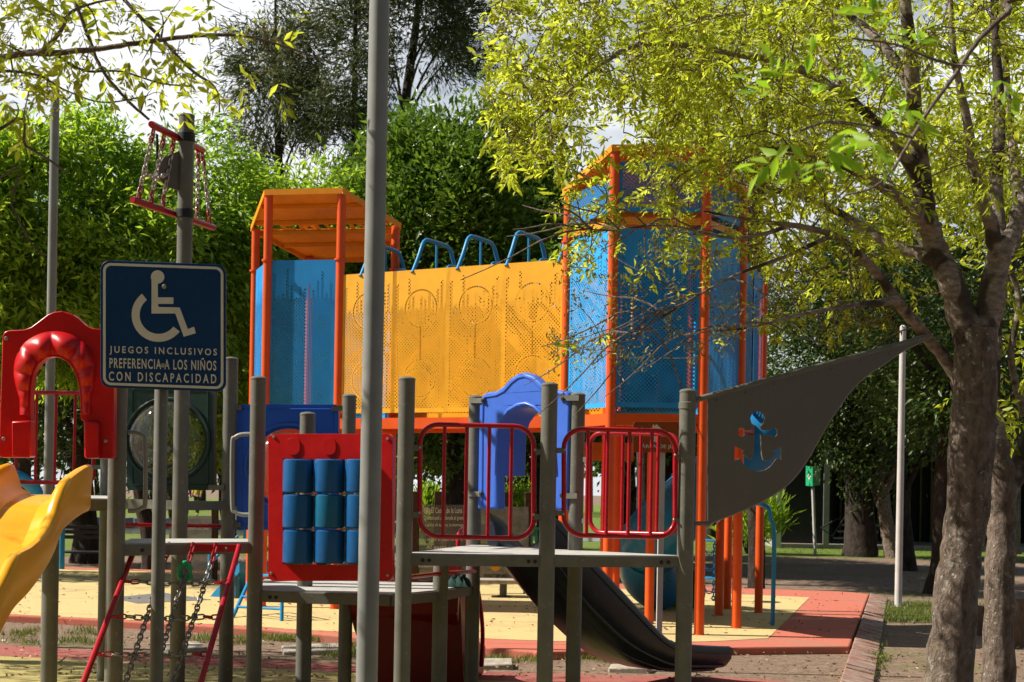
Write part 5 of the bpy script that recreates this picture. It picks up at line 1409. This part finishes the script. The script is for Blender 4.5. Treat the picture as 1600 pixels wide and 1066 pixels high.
Pl, Dl, Ll, Wl = sprays(tt, np.repeat(dA, 2, axis=0), 7, 0.08, 0.050, 0.021)
finish_tree("ash_tree", "ash close to the camera whose blurred bright leaf sprays hang before the stout trunk", (bx_, by_, 0), wood, np_leaves("crown", Pl, Dl, Ll, Wl), M["twig"], leafmat("fresh_green_leaves", [(0.15, (0.15, 0.30, 0.02)), (0.5, (0.24, 0.42, 0.03)), (0.9, (0.34, 0.50, 0.04))], 0.6), None, "ash trees round the play area")

# --- background trees
def clump_tree(name, label, px, d, ztop, zlow, rx, ry, nt, nl, leaf, wid, lm_, bark, r0, sig=0.42, lean=0.0, group=None, shells=0.55, cx_off=0.0, droop=0.5, seedpts=None, fork=3, z0=0.0, limbk=0.55):
    """Tree with its crown as many leaf clumps spread through a lumpy volume."""
    bx = xy(px, d).x; by = d
    wood = MB(); cz = (ztop + zlow) / 2; hz = (ztop - zlow) / 2
    trunk = [(bx, by, z0 - 0.05, r0 * 1.25), (bx + lean * 0.3, by, z0 + 0.5, r0), (bx + lean * 0.6 + RNG.normal() * 0.1, by, zlow * 0.8 + 0.2, r0 * 0.85), (bx + lean + cx_off * 0.5, by + RNG.normal() * 0.2, cz, r0 * 0.55), (bx + lean + cx_off, by, ztop - 0.25 * hz, r0 * 0.15)]
    limbs = [trunk]
    for k in range(fork):
        a = 2 * math.pi * (k + RNG.random()) / fork; zz = zlow + RNG.uniform(-0.1, 0.5) * hz
        e = (bx + cx_off + math.cos(a) * rx * 0.75, by + math.sin(a) * ry * 0.75, zz + hz * RNG.uniform(0.4, 0.9), r0 * 0.1)
        s_ = (bx + lean * 0.7, by, max(0.7, zz - 0.15 * hz), r0 * limbk)
        limbs.append([s_, ((s_[0] * 0.6 + e[0] * 0.4), (s_[1] * 0.6 + e[1] * 0.4), s_[2] * 0.5 + e[2] * 0.5, r0 * limbk * 0.6), e])
    # lumpy envelope: several overlapping lobes
    lobes = []
    for k in range(12):
        v = RNG.normal(size=3); v /= np.linalg.norm(v)
        lobes.append((v * np.array([rx, ry, hz]) * 0.66, RNG.uniform(0.30, 0.52)))
    pts = []
    while len(pts) < nt:
        o, s_ = lobes[RNG.integers(len(lobes))]
        v = RNG.normal(size=3); v /= np.linalg.norm(v); rad_ = RNG.random() ** (1 / 3 if shells < 0.5 else 0.22)
        q = o + v * rad_ * s_ * np.array([rx, ry, hz])
        pts.append((bx + lean + cx_off + q[0], by + q[1], max(z0 + 0.4, cz + q[2])))
    tA, dA = grow(limbs, pts, wood, seg_limb=8, seg_twig=4, rmax=r0 * 0.3, per=4, rtip=0.006)
    cpos = np.repeat(tA, nl, axis=0) + RNG.normal(size=(len(tA) * nl, 3)) * sig * np.array([1, 1, 0.75])
    ctr = np.array([bx + lean + cx_off, by, cz])
    cd = (cpos - ctr); cd /= np.linalg.norm(cd, axis=1, keepdims=True) + 1e-6
    cl_ = np.repeat(dA * np.array([1, 1, 0.4]) + RNG.normal(size=dA.shape) * 0.5, nl, axis=0)
    cd = cd * 0.4 + cl_ * 0.55 + RNG.normal(size=cd.shape) * 0.38 + np.array([0, 0, -droop])
    L_ = leaf * RNG.uniform(0.6, 1.3, len(cpos))
    return finish_tree(name, label, (bx, by, z0), wood, np_leaves("crown", cpos, cd, L_, L_ * wid), bark, lm_, None, group)

def zpx(px, py, d): return P(px, py, d).z
GA = "leafy ash trees behind the play area"
clump_tree("ash_tree", "bright green ash behind the red slide arch and weathered pole", 40, 21, zpx(40, 165, 21), 2.1, 1.7, 1.5, 380, 105, 0.155, 0.30, LEAF_ASH, M["bark_dark"], 0.13, 0.21, group=GA)
clump_tree("ash_tree", "bright green ash behind the chain rigging mast", 235, 22, zpx(235, 140, 22), 2.0, 1.75, 1.5, 400, 105, 0.155, 0.30, LEAF_ASH2, M["bark_dark"], 0.13, 0.21, group=GA)
clump_tree("ash_tree", "lower green ash between the mast and the left tower", 360, 24, zpx(360, 225, 24), 1.6, 1.3, 1.3, 240, 105, 0.155, 0.30, LEAF_ASH, M["bark_dark"], 0.11, 0.21, group=GA)
clump_tree("ash_tree", "light green ash crown just above the left tower roof", 500, 25, zpx(500, 262, 25), 2.2, 1.25, 1.2, 240, 105, 0.155, 0.30, LEAF_ASH, M["bark_dark"], 0.11, 0.21, group=GA)
clump_tree("ash_tree", "green ash at the far left edge behind the blue climber", -130, 20, zpx(-100, 150, 20), 1.5, 1.6, 1.5, 140, 50, 0.18, 0.30, LEAF_ASH, M["bark_dark"], 0.13, 0.28, group=GA)
GE = "tall dark pines against the sky"
clump_tree("pine_tree", "leftmost tall olive dark pine above the left tower", 445, 46, zpx(430, -60, 46), zpx(430, 290, 46), 1.8, 1.6, 150, 95, 0.28, 0.17, LEAF_EUC, M["bark_dark"], 0.17, 0.31, lean=-0.5, group=GE, droop=0.2, fork=5, cx_off=-0.1, limbk=0.28)
clump_tree("pine_tree", "tall dark pine directly behind the top of the front pole", 572, 45, zpx(540, -90, 45), zpx(560, 300, 45), 1.3, 1.5, 105, 95, 0.28, 0.17, LEAF_EUC, M["bark_dark"], 0.16, 0.31, lean=-0.6, group=GE, droop=0.2, fork=5, limbk=0.28)
clump_tree("pine_tree", "tall forked dark pine right of the front pole", 619, 47, zpx(650, -120, 47), zpx(650, 170, 47), 2.2, 1.9, 165, 95, 0.28, 0.17, LEAF_EUC, M["bark_dark"], 0.22, 0.31, lean=0.1, cx_off=0.6, group=GE, droop=0.2, fork=6, limbk=0.3)
GD = "dense evergreen trees behind the bridge"
clump_tree("evergreen_tree", "dense round dark green tree behind the yellow bridge", 715, 25, zpx(715, 130, 25), 1.9, 1.75, 1.5, 420, 110, 0.16, 0.38, LEAF_DARK, M["bark_dark"], 0.17, 0.27, group=GD, droop=0.0)
clump_tree("evergreen_tree", "darker dense evergreen behind the left side of the right tower", 870, 27, zpx(880, 130, 27), 1.9, 1.75, 1.5, 400, 110, 0.16, 0.38, LEAF_DARK, M["bark_dark"], 0.17, 0.27, group=GD, droop=0.0)
clump_tree("evergreen_tree", "dense evergreen between the front pole and the left tower roof", 595, 27, zpx(610, 270, 27), 1.9, 1.1, 1.3, 200, 110, 0.16, 0.38, LEAF_DARK, M["bark_dark"], 0.15, 0.27, group=GD, droop=0.0)
clump_tree("evergreen_tree", "dense evergreen hidden behind the right tower", 1050, 28, zpx(1040, 230, 28), 1.9, 1.6, 1.5, 280, 110, 0.16, 0.38, LEAF_DARK, M["bark_dark"], 0.17, 0.28, group=GD, droop=0.0)
clump_tree("evergreen_tree", "evergreen added close behind the right tower to shade the dirt, seen through its sheets", 1008, 22, 6.5, 3.0, 1.3, 2.4, 160, 90, 0.15, 0.38, LEAF_DARK, M["bark_dark"], 0.13, 0.26, group=GD, droop=0.0)  # added so that its crown throws shade on the dirt at right
GS = "shady trees in front of the dark building"
g = G(1395, 872)
clump_tree("shade_tree", "shady tree with pale slanting trunk left of the slim pole", 1398, g.y, zpx(1380, 310, g.y), zpx(1380, 745, g.y), 2.3, 2.0, 300, 80, 0.13, 0.40, LEAF_SHADE, M["bark"], 0.17, 0.3, lean=-0.4, group=GS, droop=0.1)
g = G(1345, 862)
clump_tree("shade_tree", "shady tree with straight thick dark trunk before the building porch", 1345, g.y - 3, zpx(1300, 340, 34), zpx(1300, 735, 34), 2.4, 2.0, 300, 80, 0.13, 0.40, LEAF_SHADE, M["bark_dark"], 0.36, 0.3, lean=0.0, cx_off=-0.1, group=GS, droop=0.1)
g = G(1421, 892)
clump_tree("shade_tree", "shady tree with thin dark trunk right of the slim pole", 1423, g.y, zpx(1430, 320, g.y), zpx(1430, 725, g.y), 1.7, 1.6, 170, 80, 0.13, 0.40, LEAF_SHADE, M["bark_dark"], 0.13, 0.28, lean=-0.2, group=GS, droop=0.1)
g = G(1462, 928)
clump_tree("shade_tree", "shady leaning tree just left of the stout foreground trunk", 1462, g.y, zpx(1480, 330, g.y), zpx(1480, 700, g.y), 1.5, 1.5, 150, 70, 0.12, 0.40, LEAF_SHADE, M["bark_dark"], 0.15, 0.26, lean=0.3, group=GS, droop=0.1)
g = G(1583, 866)
clump_tree("shade_tree", "shady tree with pale trunk at the far right edge", 1584, g.y, zpx(1600, 380, g.y), zpx(1600, 730, g.y), 2.2, 2.0, 200, 70, 0.14, 0.40, LEAF_SHADE, M["bark"], 0.18, 0.3, group=GS, droop=0.1)
clump_tree("shade_tree", "dark tree behind the right tower and the sail", 1110, 41, zpx(1180, 320, 41), zpx(1180, 690, 41), 2.6, 1.8, 220, 80, 0.13, 0.40, LEAF_SHADE, M["bark_dark"], 0.2, 0.3, group=GS, droop=0.1)
GB = "sunny ash trees behind the foreground ash"
clump_tree("ash_tree", "sunny ash with dark trunk behind the rightmost orange post", 1183, 20.8, zpx(1240, -40, 20.8), zpx(1240, 330, 20.8), 1.8, 1.5, 120, 60, 0.14, 0.32, LEAF_SPRING, M["bark_dark"], 0.13, 0.3, group=GB)
clump_tree("ash_tree", "sunny ash crown behind the limbs of the foreground ash", 1620, 19, zpx(1480, -80, 19), zpx(1480, 400, 19), 2.0, 1.5, 170, 55, 0.14, 0.32, LEAF_SPRING, M["bark_dark"], 0.14, 0.3, group=GB)
# low dark trees under the bridge and at left
GU = "low dark trees seen under the bridge"
clump_tree("shade_tree", "low dark crowned tree seen under the yellow bridge", 700, 30, zpx(700, 560, 30), zpx(700, 742, 30), 1.6, 1.6, 150, 80, 0.13, 0.40, LEAF_SHADE, M["bark_dark"], 0.16, 0.28, group=GU, droop=0.1)
clump_tree("shade_tree", "low dark tree seen behind the blue slide arch", 850, 31, zpx(850, 540, 31), zpx(850, 748, 31), 1.7, 1.6, 150, 80, 0.13, 0.40, LEAF_SHADE, M["bark_dark"], 0.16, 0.28, group=GU, droop=0.1)
clump_tree("shade_tree", "low dark tree seen behind the bow railings", 985, 30, zpx(985, 560, 30), zpx(985, 760, 30), 1.5, 1.5, 140, 80, 0.13, 0.40, LEAF_SHADE, M["bark_dark"], 0.16, 0.28, group=GU, droop=0.1)
g = G(133, 880)
clump_tree("shade_tree", "thick dark trunked tree behind the black slatted bench", 136, g.y, zpx(100, 400, g.y), zpx(100, 745, g.y), 2.3, 1.8, 220, 80, 0.14, 0.38, LEAF_SHADE, M["bark_dark"], 0.24, 0.3, group=GU, droop=0.2)
clump_tree("shade_tree", "dark tree behind the green bubble panel", 280, 32, zpx(280, 400, 32), zpx(280, 762, 32), 2.2, 1.8, 220, 80, 0.15, 0.38, LEAF_SHADE, M["bark_dark"], 0.2, 0.32, group=GU, droop=0.2)
clump_tree("shade_tree", "dark tree behind the lower part of the left tower", 440, 33, zpx(440, 400, 33), zpx(440, 760, 33), 2.2, 1.8, 220, 80, 0.15, 0.38, LEAF_SHADE, M["bark_dark"], 0.2, 0.32, group=GU, droop=0.2)

# sunny shrubs far away
def shrub(px, d, h, r, label):
    n = 1500; bx = xy(px, d).x
    v = RNG.normal(size=(n, 3)); v /= np.linalg.norm(v, axis=1, keepdims=True)
    pos = v * (RNG.random((n, 1)) ** 0.35) * np.array([r, r * 0.8, h / 2]) * RNG.uniform(0.8, 1.15, (n, 1)) + np.array([bx, d, h / 2 + 0.1])
    pos[:, 2] = np.abs(pos[:, 2])
    me = np_leaves("foliage", pos, v * 0.4 + np.array([0, 0, 1.0]) + RNG.normal(size=(n, 3)) * 0.4, RNG.uniform(0.2, 0.45, n), 0.045)
    e = thing("shrub", label, "shrub", (bx, d, 0), "grassy shrubs on the lawn")
    add("foliage", me, LEAF_ASH, e, smooth=0)
    add("stems", MB().tube([Vector((bx, d, -0.02)), Vector((bx + 0.05, d, h * 0.5))], [0.05, 0.02], 6).tube([Vector((bx, d, 0)), Vector((bx - 0.2, d + 0.1, h * 0.5))], [0.04, 0.015], 6), M["bark_dark"], e)
shrub(1168, 33, 1.5, 0.9, "tall reed like shrub on the lawn right of the orange posts")
shrub(808, 34, 1.6, 0.6, "light green shrub seen between the railing bars below the blue arch")
shrub(668, 36, 1.3, 0.4, "small light shrub seen left of the story board flower")
shrub(1208, 40, 2.2, 0.9, "brownish green shrub beside the pale column of the building")

# unseen wood added behind the viewpoint to cut the sky light from that side
n = 15000
pos = np.stack([RNG.uniform(-16, 16, n), RNG.uniform(-9, -4.5, n), RNG.uniform(1.2, 9.5, n)], axis=1)
hg = 7.6 + 1.3 * np.sin(pos[:, 0] * 0.8) + 0.9 * np.sin(pos[:, 0] * 2.1 + 1)
pos = pos[pos[:, 2] < hg]
me = np_leaves("sky_block_wood", pos, RNG.normal(size=pos.shape) + np.array([0, 0, -0.3]), RNG.uniform(0.25, 0.6, len(pos)), 0.3)
o = add("sky_block_wood", me, LEAF_SHADE, smooth=0, kind="stuff"); o["label"] = "leafy wood added behind the viewpoint to block the sky"; o["category"] = "wood"
mb = MB()
for x in (-12, -8, -4.5, -1.5, 2.5, 6, 9.5, 13): mb.tube([Vector((x, -6.5, -0.1)), Vector((x + 0.2, -6.4, 3)), Vector((x, -6.6, 6))], [0.2, 0.15, 0.06], 8)
o = add("sky_block_trunks", mb, M["bark_dark"], kind="stuff"); o["label"] = "trunks of the sky blocking wood added behind the viewpoint"; o["category"] = "wood"

clump_tree("ash_tree", "ash tree off the left edge that shades the near ground", -560, 10.9, 6.3, 3.2, 1.5, 1.1, 90, 70, 0.12, 0.32, LEAF_ASH, M["bark_dark"], 0.12, 0.3, group="ash trees round the play area")

clump_tree("ash_tree", "large ash tree off the left edge that shades the ground before the slide", -1600, 4.2, 6.6, 3.2, 2.3, 1.6, 150, 80, 0.14, 0.32, LEAF_ASH, M["bark_dark"], 0.15, 0.3, cx_off=-1.5, group="ash trees round the play area")

# two people strolling far off
def skin_mesh(name, verts, edges, mat, parent, sub=2):
    me = bpy.data.meshes.new(name); me.from_pydata([v[:3] for v in verts], edges, [])
    ob = bpy.data.objects.new(name, me); COL.objects.link(ob); ob.parent = parent; WORLD[ob.name] = WORLD[parent.name]
    ob.modifiers.new("skin", "SKIN").use_smooth_shade = True
    for i, v in enumerate(verts):
        me.skin_vertices[0].data[i].radius = (v[3], v[3] * (v[4] if len(v) > 4 else 1))
    me.skin_vertices[0].data[0].use_root = True
    m = ob.modifiers.new("smooth", "SUBSURF"); m.levels = sub; m.render_levels = sub
    me.materials.append(mat); return ob
SKIN = plain("skin", (0.36, 0.19, 0.12), 0.5, var=0.05, dust=0.0)
def person(px, d, label, top, legs, turn):
    bx = xy(px, d).x; e = thing("person", label, "person", (bx, d, 0)); e.rotation_euler.z = turn
    V = [(0, 0, 0.92, 0.125, 0.8), (0, 0, 1.12, 0.115, 0.8), (0, 0, 1.32, 0.135, 0.75), (0, 0.01, 1.44, 0.06), (0, 0.0, 1.52, 0.055), (0, -0.01, 1.60, 0.085), (0, 0, 1.68, 0.07),
         (0.17, 0, 1.38, 0.055), (0.22, 0.02, 1.12, 0.042), (0.24, -0.06, 0.90, 0.034), (0.24, -0.09, 0.82, 0.03), (-0.17, 0, 1.38, 0.055), (-0.22, 0.0, 1.12, 0.042), (-0.23, -0.08, 0.90, 0.034), (-0.23, -0.11, 0.82, 0.03),
         (0.09, 0, 0.84, 0.085), (0.10, -0.08, 0.47, 0.058), (0.10, -0.06, 0.10, 0.042), (0.10, -0.18, 0.04, 0.035), (-0.09, 0, 0.84, 0.085), (-0.10, 0.03, 0.47, 0.058), (-0.10, 0.12, 0.10, 0.042), (-0.10, 0.02, 0.04, 0.035)]
    E = [(0, 1), (1, 2), (2, 3), (3, 4), (4, 5), (5, 6), (2, 7), (7, 8), (8, 9), (9, 10), (2, 11), (11, 12), (12, 13), (13, 14), (0, 15), (15, 16), (16, 17), (17, 18), (0, 19), (19, 20), (20, 21), (21, 22)]
    b = skin_mesh("body", V, E, SKIN, e)
    J = [(0, 0, 0.86, 0.15, 0.85), (0, 0, 1.12, 0.135, 0.85), (0, 0, 1.33, 0.15, 0.8), (0, 0, 1.42, 0.08), (0.18, 0, 1.38, 0.07), (0.225, 0.02, 1.12, 0.056), (0.24, -0.05, 0.93, 0.047), (-0.18, 0, 1.38, 0.07), (-0.225, 0, 1.12, 0.056), (-0.235, -0.07, 0.93, 0.047)]
    skin_mesh("top", J, [(0, 1), (1, 2), (2, 3), (2, 4), (4, 5), (5, 6), (2, 7), (7, 8), (8, 9)], top, e)
    T = [(0, 0, 0.92, 0.14, 0.85), (0.09, 0, 0.83, 0.10), (0.10, -0.08, 0.47, 0.072), (0.10, -0.06, 0.12, 0.058), (-0.09, 0, 0.83, 0.10), (-0.10, 0.03, 0.47, 0.072), (-0.10, 0.12, 0.12, 0.058)]
    skin_mesh("trousers", T, [(0, 1), (1, 2), (2, 3), (0, 4), (4, 5), (5, 6)], legs, e)
    skin_mesh("hair", [(0, 0.03, 1.69, 0.075), (0, 0.055, 1.60, 0.075), (0, 0.06, 1.50, 0.05)], [(0, 1), (1, 2)], M["black"], e)
person(288, 58, "distant person in a magenta top glimpsed under the green bubble panel", plain("magenta_cloth", (0.42, 0.02, 0.25), 0.8), M["grey_dark"], 0.4)
person(308, 62, "distant person in a mustard yellow top glimpsed under the green bubble panel", plain("mustard_cloth", (0.42, 0.30, 0.03), 0.8), M["black"], -0.5)

# far wood
n = 26000
pos = np.stack([RNG.uniform(-70, 70, n), RNG.uniform(75, 95, n), RNG.uniform(2.6, 11, n)], axis=1)
hgt = 8.5 + 2.5 * np.sin(pos[:, 0] * 0.35) + 1.5 * np.sin(pos[:, 0] * 1.1 + 2)
pos = pos[pos[:, 2] < hgt]
me = np_leaves("far_wood", pos, RNG.normal(size=pos.shape) + np.array([0, 0, -0.3]), RNG.uniform(0.5, 1.0, len(pos)), 0.45)
o = add("far_wood", me, LEAF_SHADE, smooth=0, kind="stuff"); o["label"] = "distant dark wood closing off the park"; o["category"] = "wood"
mb = MB()
for i in range(110):
    x = RNG.uniform(-60, 60); y = RNG.uniform(76, 94); mb.tube([Vector((x, y, -0.1)), Vector((x + RNG.normal() * 0.3, y, 5))], [RNG.uniform(0.12, 0.28), 0.08], 6)
o = add("far_wood_trunks", mb, M["bark_dark"], kind="stuff"); o["label"] = "thin trunks of the distant wood"; o["category"] = "wood"

# grass and litter
def tufts(name, centres, blades, spread, hgt, mat, label):
    cs = np.repeat(np.array(centres), blades, axis=0)
    n = len(cs)
    off = RNG.normal(size=(n, 2)) * spread
    pos = np.concatenate([cs[:, :2] + off, np.full((n, 1), 0.0)], axis=1)
    d = np.concatenate([RNG.normal(size=(n, 2)) * 0.45, np.ones((n, 1))], axis=1)
    me = np_leaves(name, pos, d, RNG.uniform(0.4, 1.2, n) * hgt, 0.006, fold=0.1)
    o = add(name, me, mat, smooth=0, kind="stuff"); o["label"] = label; o["category"] = "grass"
cs = []
for (x0, x1, y0, y1, k) in ((430, 500, 999, 1003, 14), (20, 180, 985, 1008, 20), (300, 420, 997, 1010, 12), (480, 600, 1008, 1032, 22), (560, 640, 1008, 1020, 8), (760, 850, 1032, 1036, 8), (900, 1000, 1030, 1036, 10), (1352, 1375, 985, 1066, 14)):
    for _ in range(k):
        p = G(RNG.uniform(x0, x1), RNG.uniform(y0, y1)); cs.append((p.x, p.y))
tufts("grass_tufts", cs, 60, 0.055, 0.075, GRASS, "tufts of grass growing in the dirt strip")
cs = []
for _ in range(900):
    p = G(RNG.uniform(1362, 1465), RNG.uniform(944, 972)); cs.append((p.x, p.y))
for _ in range(1300):
    p = G(RNG.uniform(1090, 1600), RNG.uniform(836, 866)); cs.append((p.x, p.y))
for _ in range(300):
    p = G(RNG.uniform(1540, 1640), RNG.uniform(945, 965)); cs.append((p.x, p.y))
tufts("lawn_grass", cs, 14, 0.16, 0.06, GRASS, "short lawn grass behind the play area")
# fallen leaves and pebbles in the dirt
n = 5200
cs = np.array([tuple(G(RNG.uniform(-50, 1650), RNG.uniform(872, 1066))) for _ in range(n)])
pads_x = (cs[:, 0] < 4.6) & (cs[:, 1] > 13.0) & (cs[:, 1] < 22)
keep = ~pads_x | (RNG.random(n) < 0.35)
cs[:, 2] = np.where(pads_x, PADZ + 0.014, 0.026); cs = cs[keep]
me = np_leaves("leaf_litter", cs, np.concatenate([RNG.normal(size=(len(cs), 2)), RNG.uniform(-0.05, 0.35, (len(cs), 1))], axis=1), RNG.uniform(0.02, 0.06, len(cs)), 0.016, fold=0.1)
LIT = leafmat("dry_leaf_litter", [(0.15, (0.10, 0.06, 0.035)), (0.5, (0.22, 0.14, 0.07)), (0.9, (0.36, 0.27, 0.15))], 0.15)
o = add("leaf_litter", me, LIT, smooth=0, kind="stuff"); o["label"] = "dry leaves scattered over the dirt"; o["category"] = "leaf litter"
